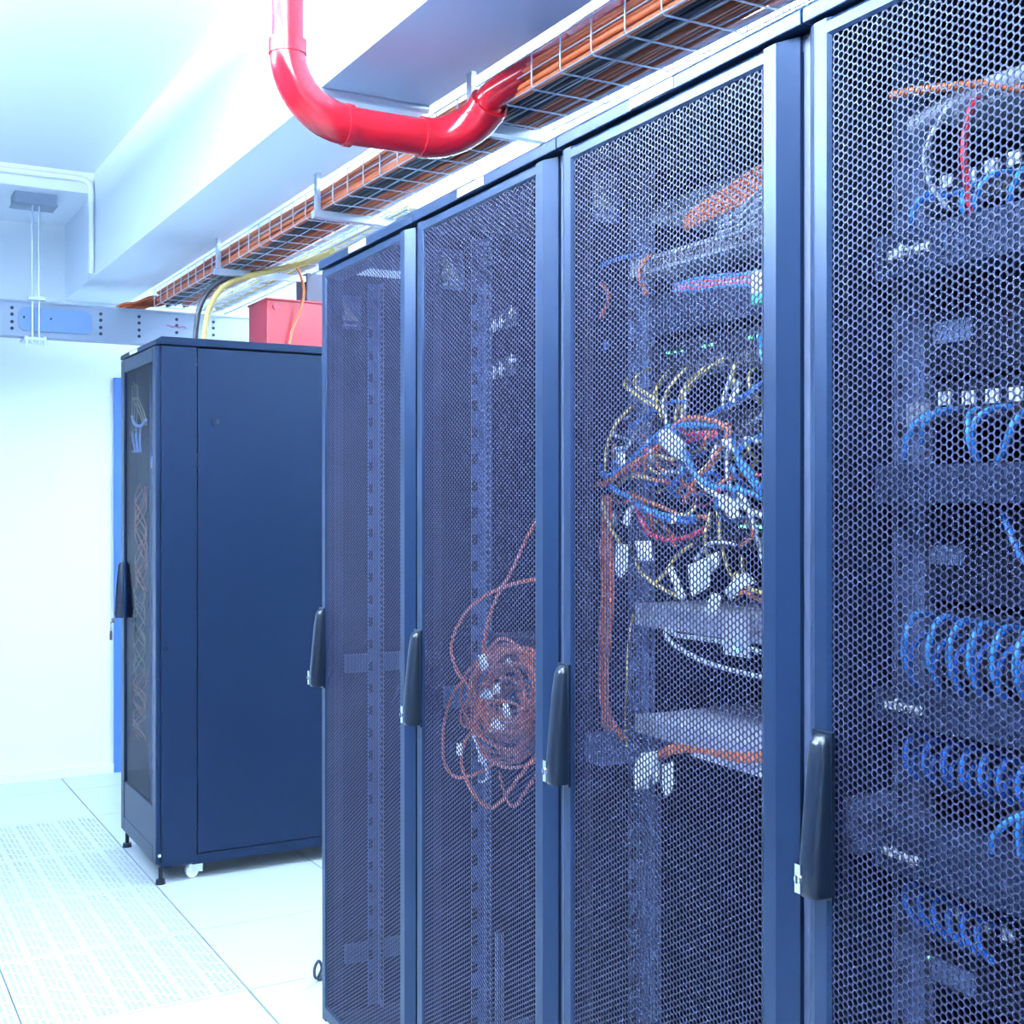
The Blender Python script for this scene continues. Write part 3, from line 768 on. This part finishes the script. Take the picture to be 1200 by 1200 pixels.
traced('patch_cable', [(1112, 484, NF), (1088, 486, .10), (1070, 500, .085), (1061, 522, .085), (1059, 540, .095)], .0040, 'bblue', l2, group=GB + ', second row')
traced('patch_cable', [(1125, 480, NF), (1100, 482, .10), (1084, 496, .09), (1079, 520, .10)], .0036, 'bblue', l2, group=GB + ', second row')
traced('patch_cable', [(1150, 479, NF), (1137, 484, .10), (1134, 505, .085), (1138, 525, .09), (1145, 541, .10)], .0036, 'bblue', l2, group=GB + ', second row')
traced('patch_cable', [(1184, 477, NF), (1160, 480, .10), (1142, 495, .085), (1138, 515, .085), (1146, 540, .10)], .0042, 'bblue', l2, group=GB + ', second row')
traced('patch_cable', [(1215, 478, NF), (1198, 484, .10), (1185, 502, .085), (1178, 524, .09), (1171, 540, .10)], .0042, 'bblue', l2, group=GB + ', second row')
traced('patch_cable', [(1200, 660, .09), (1190, 640, .09), (1180, 615, .10), (1174, 598, .12)], .0040, 'blue', 'single dark blue cord slanting at mid height of the right-edge rack')
for i, u in enumerate((1059, 1088, 1112, 1136, 1163, 1190)):
    d = 4 * i
    traced('patch_cable', [(u + 34, 722 + d, NF), (u + 16, 720 + d, .10), (u + 4, 738 + d, .08), (u, 765 + d, .075), (u + 6, 788 + d, .085), (u + 16, 806 + d, .11)], .0042, 'bblue', 'blue cord looping in the dense middle row of the right-edge rack', group=GB + ', dense row')
    traced('patch_cable', [(u + 38, 742 + d, NF), (u + 24, 744 + d, .11), (u + 11, 758 + d, .09), (u + 7, 780 + d, .09), (u + 9, 798 + d, .10)], .0036, 'blue', 'blue cord looping in the dense middle row of the right-edge rack', group=GB + ', dense row')
for i in range(7):
    u = 1060 + 22 * i; d = 6 * i
    traced('patch_cable', [(u + 30, 862 + d, NF), (u + 12, 860 + d, .11), (u + 2, 876 + d, .10), (u + 2, 896 + d, .10), (u + 14, 912 + d, .12)], .0042, 'blue', 'dark blue cord in the dim row below the lettering, right-edge rack', group=GB + ', dim row')
    traced('patch_cable', [(u + 26, 876 + d, NF), (u + 16, 880 + d, .12), (u + 9, 894 + d, .11), (u + 14, 910 + d, .12)], .0036, 'blue', 'dark blue cord in the dim row below the lettering, right-edge rack', group=GB + ', dim row')
traced('patch_cable', [(1215, 952, .11), (1196, 956, .09), (1178, 966, .08), (1165, 980, .08), (1163, 998, .09)], .0046, 'bblue', 'bright blue cord arching alone low in the right-edge rack')
traced('patch_cable', [(1199, 955, .085), (1194, 975, .085), (1197, 1005, .09)], .0046, 'bblue', 'bright blue cord falling straight down beside the lone blue arch')
for i in range(6):
    u = 1058 + 17 * i; d = 9 * i
    traced('patch_cable', [(u + 26, 1040 + d, NF), (u + 10, 1034 + d, .12), (u + 2, 1046 + d, .11), (u + 6, 1066 + d, .11), (u + 20, 1084 + d, .12)], .0042, 'blue', 'dark blue cord in the lowest row of the right-edge rack', group=GB + ', lowest row')
# vent plate on the side of that rack
t = rowempty('side_vent', .03, -.028, zr(1000, 985, .05)); tag(t, 'ribbed grey plate low on the inner side of the right-edge rack', 'plate')
m = MB(); m.box(.02, .11, 0, .012, 0, .05); m.mi = 0
for i in range(9): m.box(.024 + i * .009, .029 + i * .009, -.003, 0, .034, .048)
m.build('plate', M['rail'], t)

# ---- rack with the knotted cords (k=0)
K = 0
t, w_, h_ = block(K, 752, 246, 268, NF, M['silver'], 'silver tray highest in the knotted-cord rack, under the orange bunch', 'rack_shelf', 'shelf', .2)
add_ports(t, w_, h_, 20, z=.3, hh=.3)
t, w_, h_ = block(K, 775, 296, 316, .10, M['silver'], 'bright slotted panel below the silver tray in the knotted-cord rack', 'patch_bay', 'patch panel', .14)
add_ports(t, w_, h_, 24, z=.25, hh=.5)
t, w_, h_ = block(K, 775, 345, 392, NF, M['panel2'], 'plain blue-grey unit under the bright slotted panel', 'network_switch', 'network switch', .3)
t, w_, h_ = block(K, 775, 404, 448, NF, M['panel'], 'switch with a row of green lights above the knotted cords', 'network_switch', 'network switch', .3)
add_ports(t, w_, h_, 24, z=.15, hh=.3); add_leds(t, [w_ * .97 - i * .019 for i in (2, 3, 4, 7, 8, 13, 14, 16, 19, 20)], h_ * .75, 'ledg', .003)
t, w_, h_ = block(K, 775, 490, 525, NF, M['panel'], 'switch hidden behind the upper half of the knotted cords', 'network_switch', 'network switch', .3)
add_ports(t, w_, h_, 24); add_leds(t, [.035 + i * .014 for i in range(6)], h_ * .8)
t, w_, h_ = block(K, 775, 607, 640, NF, M['panel'], 'switch with green lights behind the lower half of the knotted cords', 'network_switch', 'network switch', .3)
add_ports(t, w_, h_, 24, z=.1, hh=.35); add_leds(t, [.05 + i * .012 for i in range(6)] + [.19 + i * .012 for i in range(5)], h_ * .78)
t, w_, h_ = block(K, 745, 706, 732, .11, M['silver'], 'silver shelf bar below the knotted cords', 'rack_shelf', 'shelf', .25)
q = MB(); y, z = pix_in(t, 865, 735, .11); q.box(-.004, 0, y - .03, y + .03, -.022, h_); q.build('end_plate', M['silver'], t)
q = MB(); q.box(-.006, -.004, y - .005, y + .003, -.012, -.004); q.build('status_light', M['ledc'], t)
t, w_, h_ = block(K, 745, 836, 858, .11, M['silver'], 'lower silver shelf bar in the knotted-cord rack, with white tags hanging at its end', 'rack_shelf', 'shelf', .25)
t = rowempty('cable_tray_arm', .03, .565, zr(700, 888, .06)); tag(t, 'short silver bracket left of the lower shelf bar in the knotted-cord rack', 'bracket')
m = MB(); m.box(.0, .10, -.01, .012, 0, .042); m.box(0, .10, -.05, -.01, 0, .004); m.build('bracket', M['rail'], t)

KC = 'in the knotted-cord rack'
def kc(pts, m_, r=.0032, what=None):
    nm = {'yellow': 'yellow', 'blue': 'blue', 'bblue': 'bright blue', 'cred': 'red', 'orange': 'orange', 'white': 'white', 'grey': 'grey', 'rust': 'brown'}[m_]
    lab = what or ('%s cord in the knot of cords behind the mesh door' % nm)
    traced('patch_cable', pts, r, m_, lab, group='%s cords in the knot' % nm if not what else None)
# top: orange bunch
for i in range(6):
    traced('fibre_cable', [(905, 186 + 6 * i, .10), (875, 205 + 6 * i, .09), (850, 222 + 5 * i, .085), (825, 238 + 4 * i, .09), (802, 254 + 3 * i, .10)], .0028, 'orange', 'orange cord in the bunch over the silver tray of the knotted-cord rack', group='orange cords over the silver tray')
for i in range(4):
    traced('fibre_cable', [(905, 210 + 12 * i, .10), (880, 232 + 10 * i, .085), (862, 250 + 8 * i, .085), (840, 262 + 6 * i, .10)], .0025, 'grey', 'grey cord mixed into the orange bunch of the knotted-cord rack', group='grey cords over the silver tray')
traced('fibre_cable', [(762, 300, .10), (754, 308, .085), (750, 325, .08), (758, 345, .09)], .0040, 'orange', 'short orange hook of cord at the end of the bright slotted panel')
traced('patch_cable', [(748, 298, .12), (722, 304, .09), (702, 314, .08), (692, 328, .08), (688, 345, .085)], .0036, 'blue', 'blue cord arching left of the bright slotted panel')
traced('patch_cable', [(688, 340, .085), (700, 332, .08), (710, 338, .08), (713, 350, .08), (706, 368, .08), (692, 390, .085)], .0034, 'rust', 'brown cord hooking down left of the plain blue-grey unit')
traced('patch_cable', [(712, 400, .09), (700, 425, .085), (690, 445, .085), (686, 480, .085), (690, 520, .085), (706, 548, .08)], .0040, 'blue', 'blue cord falling at the left inner side of the knotted-cord rack')
for i in range(8):
    o_ = rnd.uniform(-4, 4)
    traced('patch_cable', [(905, 312 + i * 3 + o_, .10), (880, 320 + i * 2, .085), (850, 322 + i * 2 + o_, .08), (820, 326 + i * 2, .085), (790, 334 + i, .10)], .0030, ['bblue', 'blue', 'cred', 'bblue', 'orange', 'blue', 'cred', 'bblue'][i], ['blue', 'blue', 'red', 'blue', 'orange', 'blue', 'red', 'blue'][i] + ' cord in the twisted run under the bright slotted panel', group='cords twisted under the slotted panel, ' + ['blue', 'blue', 'red', 'blue', 'orange', 'blue', 'red', 'blue'][i])
t = rowempty('terminal_block', .07, rp(897, 350, .07).y, zr(885, 356, .07)); tag(t, 'white and green connector block at the right of the knotted-cord rack', 'connector')
m = MB(); m.box(0, .03, 0, .03, .014, .045); m.build('upper_half', M['label'], t); m = MB(); m.box(0, .03, 0, .03, 0, .014); m.build('lower_half', M['tan'], t)
# yellow cords from the green-light switch
for (a, b, c, d_) in (((762, 432), (748, 440), (745, 452), (770, 470)), ((782, 437), (772, 450), (768, 465), (776, 490)), ((805, 432), (790, 447), (778, 470), (782, 500)), ((825, 432), (806, 448), (796, 470), (790, 500)), ((848, 420), (820, 440), (804, 460), (798, 490)), ((735, 443), (732, 452), (745, 462), (772, 480)), ((885, 432), (878, 440), (880, 455), (890, 470)), ((862, 426), (858, 440), (862, 455), (856, 480))):
    kc([(*a, NF), (*b, .10), (*c, .085), (*d_, .08)], 'yellow', .0030)
kc([(742, 476, .08), (724, 494, .075), (712, 520, .07), (709, 552, .07)], 'yellow', .0030)
kc([(706, 586, .08), (710, 606, .075), (722, 630, .075), (734, 648, .08)], 'yellow', .0030)
kc([(745, 655, .08), (750, 670, .075), (770, 686, .07), (800, 702, .08)], 'yellow', .0030)
kc([(768, 684, .075), (780, 670, .075), (795, 650, .08), (812, 638, .09)], 'yellow', .0030)
kc([(833, 600, .08), (828, 620, .07), (826, 640, .07), (836, 668, .08)], 'yellow', .0028)
kc([(840, 590, .08), (842, 612, .07), (846, 640, .07), (856, 672, .075), (880, 690, .08)], 'yellow', .0028)
kc([(905, 700, .085), (890, 694, .075), (875, 688, .075), (862, 672, .08)], 'yellow', .0034)
kc([(905, 706, .085), (888, 702, .07), (872, 694, .075), (855, 700, .08)], 'orange', .0030)
# blue and red swags
kc([(700, 545, .08), (712, 558, .07), (735, 542, .065), (755, 525, .06), (772, 508, .06), (785, 500, .06), (815, 498, .06), (850, 500, .065)], 'bblue', .0040)
kc([(690, 560, .085), (696, 567, .075), (712, 565, .07), (735, 548, .065), (755, 536, .06), (775, 520, .06), (800, 492, .06), (830, 492, .06), (855, 500, .065)], 'orange', .0042)
kc([(686, 555, .09), (694, 566, .085), (706, 569, .08), (728, 556, .075), (752, 542, .07)], 'cred', .0036)
kc([(710, 560, .08), (720, 574, .07), (736, 582, .07), (752, 594, .065), (780, 604, .07), (815, 606, .075)], 'bblue', .0042)
kc([(730, 578, .08), (745, 590, .07), (760, 600, .065), (785, 610, .065), (815, 612, .07)], 'blue', .0040)
kc([(735, 578, .085), (750, 584, .08), (775, 594, .075), (800, 604, .075), (830, 606, .08)], 'orange', .0030)
kc([(742, 588, .08), (752, 610, .07), (762, 626, .065), (785, 633, .06), (810, 628, .065), (832, 616, .08)], 'cred', .0040)
kc([(845, 500, .06), (855, 504, .055), (845, 525, .055), (832, 545, .055), (815, 565, .06), (802, 588, .07)], 'orange', .0042)
kc([(795, 500, .07), (805, 508, .065), (820, 508, .06), (842, 506, .065)], 'cred', .0036)
kc([(800, 520, .07), (815, 514, .065), (835, 512, .06), (842, 506, .065)], 'cred', .0034)
kc([(785, 500, .06), (795, 515, .055), (805, 535, .055), (815, 555, .055), (835, 570, .055), (860, 572, .06), (890, 582, .065), (910, 590, .07)], 'bblue', .0044)
kc([(790, 505, .065), (800, 530, .06), (812, 552, .06), (830, 574, .055), (860, 590, .06), (905, 610, .07)], 'white', .0042)
kc([(905, 500, .08), (885, 515, .065), (868, 525, .06), (865, 540, .055), (875, 556, .055), (890, 574, .06), (910, 580, .07)], 'bblue', .0044)
kc([(858, 510, .07), (862, 530, .06), (876, 548, .055), (893, 575, .06), (897, 600, .07)], 'bblue', .0038)
kc([(860, 572, .065), (872, 585, .06), (882, 610, .06), (890, 640, .065), (895, 660, .07)], 'white', .0034)
kc([(846, 480, .07), (850, 460, .075), (858, 440, .08)], 'white', .0034)
kc([(905, 440, .08), (885, 455, .07), (862, 470, .065), (835, 485, .065), (815, 496, .065)], 'blue', .0040)
kc([(905, 444, .085), (882, 462, .075), (855, 476, .07), (830, 488, .07)], 'grey', .0032)
kc([(890, 395, .09), (892, 410, .075), (897, 430, .07), (903, 445, .075)], 'bblue', .0042)
kc([(795, 545, .08), (800, 560, .07), (796, 580, .075)], 'rust', .0030)
kc([(855, 520, .08), (852, 545, .06), (856, 570, .06), (868, 590, .065)], 'white', .0034)
kc([(840, 520, .07), (836, 535, .06), (835, 552, .06)], 'white', .0040)
kc([(775, 470, .08), (780, 490, .07), (782, 500, .065)], 'white', .0026)
kc([(802, 460, .08), (804, 475, .07), (800, 490, .07)], 'white', .0032)
kc([(815, 655, .07), (830, 638, .065), (848, 636, .065), (860, 638, .07)], 'white', .0026)
kc([(870, 652, .07), (871, 670, .07), (876, 688, .07)], 'yellow', .0026)
rk = random.Random(21)
for i in range(46):
    u0 = rk.uniform(740, 890); v0 = rk.uniform(500, 600); a = rk.uniform(0, 6.28); pts = []
    uu, vv2 = u0, v0
    for k in range(6):
        uu += 15 * math.cos(a); vv2 += 11 * math.sin(a); a += rk.uniform(-1.1, 1.1)
        uu = min(max(uu, 720), 903); vv2 = min(max(vv2, 455), 640)
        pts.append((uu, vv2, .085 + .03 * math.sin(k + i)))
    kc(pts, rk.choice(['blue', 'bblue', 'cred', 'orange', 'rust', 'blue', 'grey', 'yellow']), rk.uniform(.0024, .0034))
# white paper tags
def ptag(quad, n, label, group='white cable tags in the knotted-cord rack', r=None):
    pts = [rp(u, v, n + (.004 * ((i % 2) * 2 - 1))) for i, (u, v) in enumerate(quad)]
    m = MB(); k = len(pts)
    back = [p_ + Vector((.0012, 0, 0)) for p_ in pts]
    m.add(pts + back, [tuple(range(k)), tuple(range(k, 2 * k))[::-1]] + [(i, (i + 1) % k, k + (i + 1) % k, k + i) for i in range(k)])
    o = rowify(m.build('cable_tag', M['label'])); tag(o, label, 'tag', group)
ptag([(772, 504), (784, 502), (803, 520), (800, 540), (786, 532), (771, 520)], .052, 'largest white tag, slanting across the top of the cord knot')
ptag([(722, 530), (732, 528), (732, 545), (722, 547)], .06, 'small white tag at the left tip of the cord knot')
ptag([(843, 515), (856, 514), (860, 530), (845, 522)], .05, 'white tag right of the big slanting one')
ptag([(842, 578), (862, 586), (868, 606), (855, 608), (842, 592)], .05, 'white tag on the right of the knot beside the bright blue swag')
ptag([(736, 594), (742, 592), (736, 617), (728, 612)], .06, 'narrow white tag left of the red swag')
ptag([(722, 638), (737, 638), (734, 670), (726, 678), (721, 668)], .055, 'long white tag hanging lowest at the left of the knot')
ptag([(744, 634), (762, 634), (765, 657), (748, 657)], .06, 'square white tag beside the long hanging one')
ptag([(782, 668), (788, 664), (803, 698), (800, 706), (795, 702)], .055, 'thin slanted white tag left of the crossed tags')
ptag([(806, 662), (815, 660), (830, 652), (832, 686), (812, 700), (808, 690)], .05, 'large crossed white tag above the silver shelf bar')
ptag([(828, 652), (842, 646), (842, 662), (832, 672)], .055, 'upper white tag of the crossed pair')
ptag([(834, 694), (846, 698), (838, 722), (826, 716)], .05, 'white tag lying against the silver shelf bar')
ptag([(848, 692), (862, 676), (874, 670), (886, 682), (872, 688), (856, 704)], .05, 'bent white tag at the right, above the shelf bar')
ptag([(786, 604), (792, 602), (792, 612), (784, 614)], .06, 'tiny white tag on the lower blue swag')
ptag([(866, 440), (868, 450), (860, 472), (853, 470)], .06, 'slim white tag under the green lights, at the right')
ptag([(742, 900), (752, 882), (770, 880), (770, 905), (762, 908), (760, 924), (743, 926)], .07, 'broad white tag hanging below the lower shelf bar')
ptag([(762, 905), (772, 892), (772, 914), (764, 920)], .075, 'white tag half behind the broad hanging one')
ptag([(776, 896), (788, 892), (790, 915), (786, 930), (778, 936), (776, 915)], .07, 'white tag hanging right of the broad one under the lower shelf bar')
# vertical orange trunk and lower swags
for i in range(6):
    o_ = 3.2 * i
    traced('fibre_cable', [(700 + o_, 580, .085), (704 + o_ * .8, 640, .08), (706 + o_ * .8, 700, .078), (700 + o_ * .8, 770, .078), (699 + o_ * .8, 820, .08), (708 + o_ * .8, 850, .085), (720 + o_ * .8, 866, .09)], .0030, ['orange', 'rust'][i % 2], 'orange-brown cord in the vertical hank at the left of the knotted-cord rack', group='vertical hank of orange-brown cords')
traced('fibre_cable', [(742, 720, .09), (737, 750, .085), (734, 800, .085), (733, 850, .09), (734, 875, .09)], .0018, 'yellow', 'thin yellow cord hanging straight between the two silver shelf bars')
for i in range(5):
    traced('fibre_cable', [(905, 882 + 2 * i, .09), (870, 884 + 2 * i, .08), (835, 880 + i, .075), (808, 876 + i, .075), (790, 874 + i * 2, .08), (770, 882 + i * 2, .085), (745, 900 + i * 4, .09)], .0028, 'orange', 'orange cord swagging along the lower silver shelf bar', group='orange cords on the lower shelf bar')
traced('grey_cable', [(905, 768, .09), (860, 755, .08), (820, 748, .075), (795, 745, .07), (781, 738, .07), (782, 748, .065), (800, 762, .065), (825, 775, .065), (860, 786, .07), (905, 796, .08)], .0038, 'grey', 'grey cord looping under the upper silver shelf bar')
t = rowempty('support_arm', .09, rp(905, 900, .09).y, zr(905, 915, .09)); tag(t, 'thin silver arm below the orange swag in the knotted-cord rack', 'arm')
m = MB(); L2 = rp(810, 888, .09).y - rp(905, 900, .09).y; m.box(0, .01, 0, L2, 0, .012); m.build('arm', M['silver'], t)

# ---- rack with the orange coil (k=1)
K = 1
t, w_, h_ = block(K, 575, 742, 775, NF, M['panel'], 'dark switch behind the orange coil, with a small yellow-green light', 'network_switch', 'network switch', .3)
add_ports(t, w_, h_, 20); y, z = pix_in(t, 612, 760, NF); add_leds(t, (max(y, .02), max(y, .02) + .012), h_ * .6, 'ledg', .003)
t, w_, h_ = block(K, 575, 835, 868, NF, M['panel'], 'dark patch panel behind the lower half of the orange coil', 'patch_bay', 'patch panel', .15)
add_ports(t, w_, h_, 20)
gC = 'orange cords of the coil'
lC = 'orange cord wound in the big coil behind the second mesh door'
rc = random.Random(5)
for i in range(26):
    cu, cv = 597 + rc.uniform(-12, 14), 825 + rc.uniform(-22, 26)
    ru, rv = rc.uniform(20, 50), rc.uniform(28, 70)
    ph = rc.uniform(0, 6.28); sp = rc.uniform(4.4, 7.5); dn = rc.uniform(.05, .10); pts = []
    for k in range(13):
        a = ph + sp * k / 12
        uu = cu + ru * math.cos(a) * (1 + .12 * math.sin(3 * a + i)); vv2 = cv + rv * math.sin(a) * (1 + .1 * math.cos(2 * a + i))
        pts.append((min(uu, 645), vv2, dn + .012 * math.sin(a * 1.5 + i)))
    traced('fibre_cable', pts, .0030, rc.choice(['orange', 'orange', 'rust']), lC, group=gC, res=4)
traced('fibre_cable', [(640, 596, .07), (620, 625, .07), (600, 668, .065), (582, 700, .06), (570, 735, .06), (567, 765, .06), (575, 790, .065), (592, 830, .07), (612, 865, .07)], .0034, 'orange', 'orange cord rising steeply out of the top of the coil')
traced('fibre_cable', [(645, 677, .08), (620, 680, .07), (590, 688, .065), (560, 704, .06), (538, 730, .055), (529, 758, .055), (535, 785, .055), (550, 805, .06), (566, 825, .065)], .0034, 'orange', 'orange cord sweeping wide to the left above the coil')
traced('fibre_cable', [(545, 795, .06), (530, 815, .055), (520, 850, .055), (520, 890, .055), (533, 910, .055), (555, 908, .06), (580, 895, .065)], .0034, 'orange', 'outermost orange cord on the left side of the coil')
traced('fibre_cable', [(560, 850, .06), (545, 868, .055), (541, 895, .055), (552, 925, .055), (570, 945, .055), (585, 942, .06), (605, 915, .065), (640, 870, .075)], .0034, 'orange', 'orange cord drooping lowest beneath the coil')
traced('fibre_cable', [(585, 905, .06), (592, 932, .055), (602, 945, .055), (614, 930, .06), (640, 890, .07)], .0030, 'rust', 'second lowest cord drooping under the coil, brownish')
gt = 'white tags in the orange coil'
ptag([(560, 768), (568, 766), (573, 782), (564, 786)], .052, 'white tag at the upper left of the orange coil', gt)
ptag([(592, 772), (598, 771), (600, 782), (593, 783)], .055, 'small white tag near the top of the orange coil', gt)
ptag([(564, 804), (574, 808), (578, 820), (562, 818)], .05, 'white tag at the left of the coil centre', gt)
ptag([(577, 802), (585, 800), (586, 812), (578, 814)], .05, 'round white tag right of the coil-centre tag', gt)
ptag([(588, 825), (595, 824), (600, 846), (592, 848)], .05, 'tall white tag right of the coil middle', gt)
ptag([(572, 850), (582, 842), (592, 852), (586, 860), (574, 858)], .05, 'largest white tag, low in the orange coil', gt)
ptag([(535, 871), (541, 871), (541, 886), (535, 885)], .048, 'white tag on the outer left cord of the coil', gt)
ptag([(561, 884), (570, 890), (566, 896), (560, 892)], .05, 'tiny white tag near the bottom of the coil', gt)
traced('white_cable', [(555, 862, .055), (562, 882, .05), (570, 900, .05), (570, 914, .05), (562, 916, .055)], .0028, 'white', 'white cord hooking down at the bottom of the orange coil')
# low vertical bar and small things
t = rowempty('cable_duct', .12, rp(584, 1150, .12).y, .06); tag(t, 'slim upright grey bar low behind the second mesh door', 'cable duct')
MB().box(0, .012, 0, .014, 0, zr(580, 1093, .12) - .06).build('bar', M['rail'], t)
t = rowempty('cable_duct', .12, rp(768, 1100, .12).y, .06); tag(t, 'upright grey bar low in the knotted-cord rack under the white tags', 'cable duct')
MB().box(0, .012, 0, .016, 0, zr(768, 935, .12) - .06).build('bar', M['rail'], t)
# paper stickers on the inner side panels (triangular sign over a line of print)
def sticker(k, u, v, label):
    q = rp(u, v, .07); y = (k + 1) * RW - .010
    # intersect the view ray with the inner side plane instead
    d = (ROWI.to_3x3() @ ray(u, v)); t_ = (y - CAML.y) / d.y; q = CAML + d * t_
    t = rowempty('warning_sticker', q.x, y, q.z); tag(t, label, 'sticker')
    m = MB(); m.box(0, .06, -.0008, .0, 0, .085); m.build('paper', M['rail'], t)
    m = MB(); m.prism([(.006, .022), (.052, .022), (.010, .075)], 'y', -.0018, -.001); m.build('triangle', M['label'], t)
    m = MB(); m.box(.006, .05, -.0018, -.001, .008, .012); m.build('print_line', M['label'], t)
sticker(2, 397, 385, 'triangular warning sticker inside the empty rack at the far end')
sticker(1, 513, 338, 'triangular warning sticker inside the rack with the orange coil')
sticker(0, 690, 258, 'triangular warning sticker inside the knotted-cord rack')
for (u, v, lab) in ((586, 372, 'pair of white cage nuts high behind the second mesh door, upper pair'), (586, 428, 'pair of white cage nuts high behind the second mesh door, lower pair')):
    q = rp(u, v, NF - .01); t = rowempty('cage_nut_pair', q.x, q.y, q.z - .01); tag(t, lab, 'cage nut')
    for dy, dz in ((-.045, .012), (.0, 0), (.03, -.006)):
        m = MB(); m.box(0, .008, dy - .008, dy + .008, dz, dz + .006); m.box(0, .004, dy - .002, dy + .002, dz - .01, dz + .016); m.build('nut', M['label'], t)
    m = MB(); m.box(.008, .012, -.06, .045, -.012, .026); m.build('strip', M['panel'], t)

# small black cord end on the floor beyond the row
cable('floor_cable', [Vector((1.25, 3.29, .005)), Vector((1.205, 3.25, .012)), Vector((1.195, 3.235, .045)), Vector((1.205, 3.23, .066)), Vector((1.218, 3.24, .04)), Vector((1.212, 3.25, .007)), Vector((1.26, 3.27, .005))], .0045, M['black'], 'short black cable loop on the floor by the far rack corner', 'cable', row=False)

# ------------------------------------------------------------------ ceiling light fixtures
lab_l = {0: 'ceiling light nearest the camera over the aisle', 1: 'middle ceiling light over the aisle', 2: 'farthest ceiling light over the aisle', 3: 'unseen ceiling light added toward the left wall to whiten the ceiling',
         4: 'nearest ceiling light behind the rack row', 5: 'middle ceiling light behind the rack row', 6: 'farthest ceiling light behind the rack row'}
for i, (x, y) in enumerate(AISLE_LAMPS + REAR_LAMPS):
    t = empty('ceiling_light', (x, y, LZ)); tag(t, lab_l[i], 'ceiling light', 'ceiling lights')
    m = MB(); m.box(-.16, .16, -.60, .60, .02, .045); m.build('housing', M['label'], t)
    m = MB(); m.box(-.15, .15, -.59, .59, .0, .02); m.box(-.15, .15, -.59, .59, .045, .055); m.build('diffuser', M['lamp'], t)
    for yy in (-.5, .5):
        m = MB(); m.cyl((0, yy, .045), (0, yy, CZ - LZ), .004, n=8); m.build('suspension_rod', M['zinc'], t)
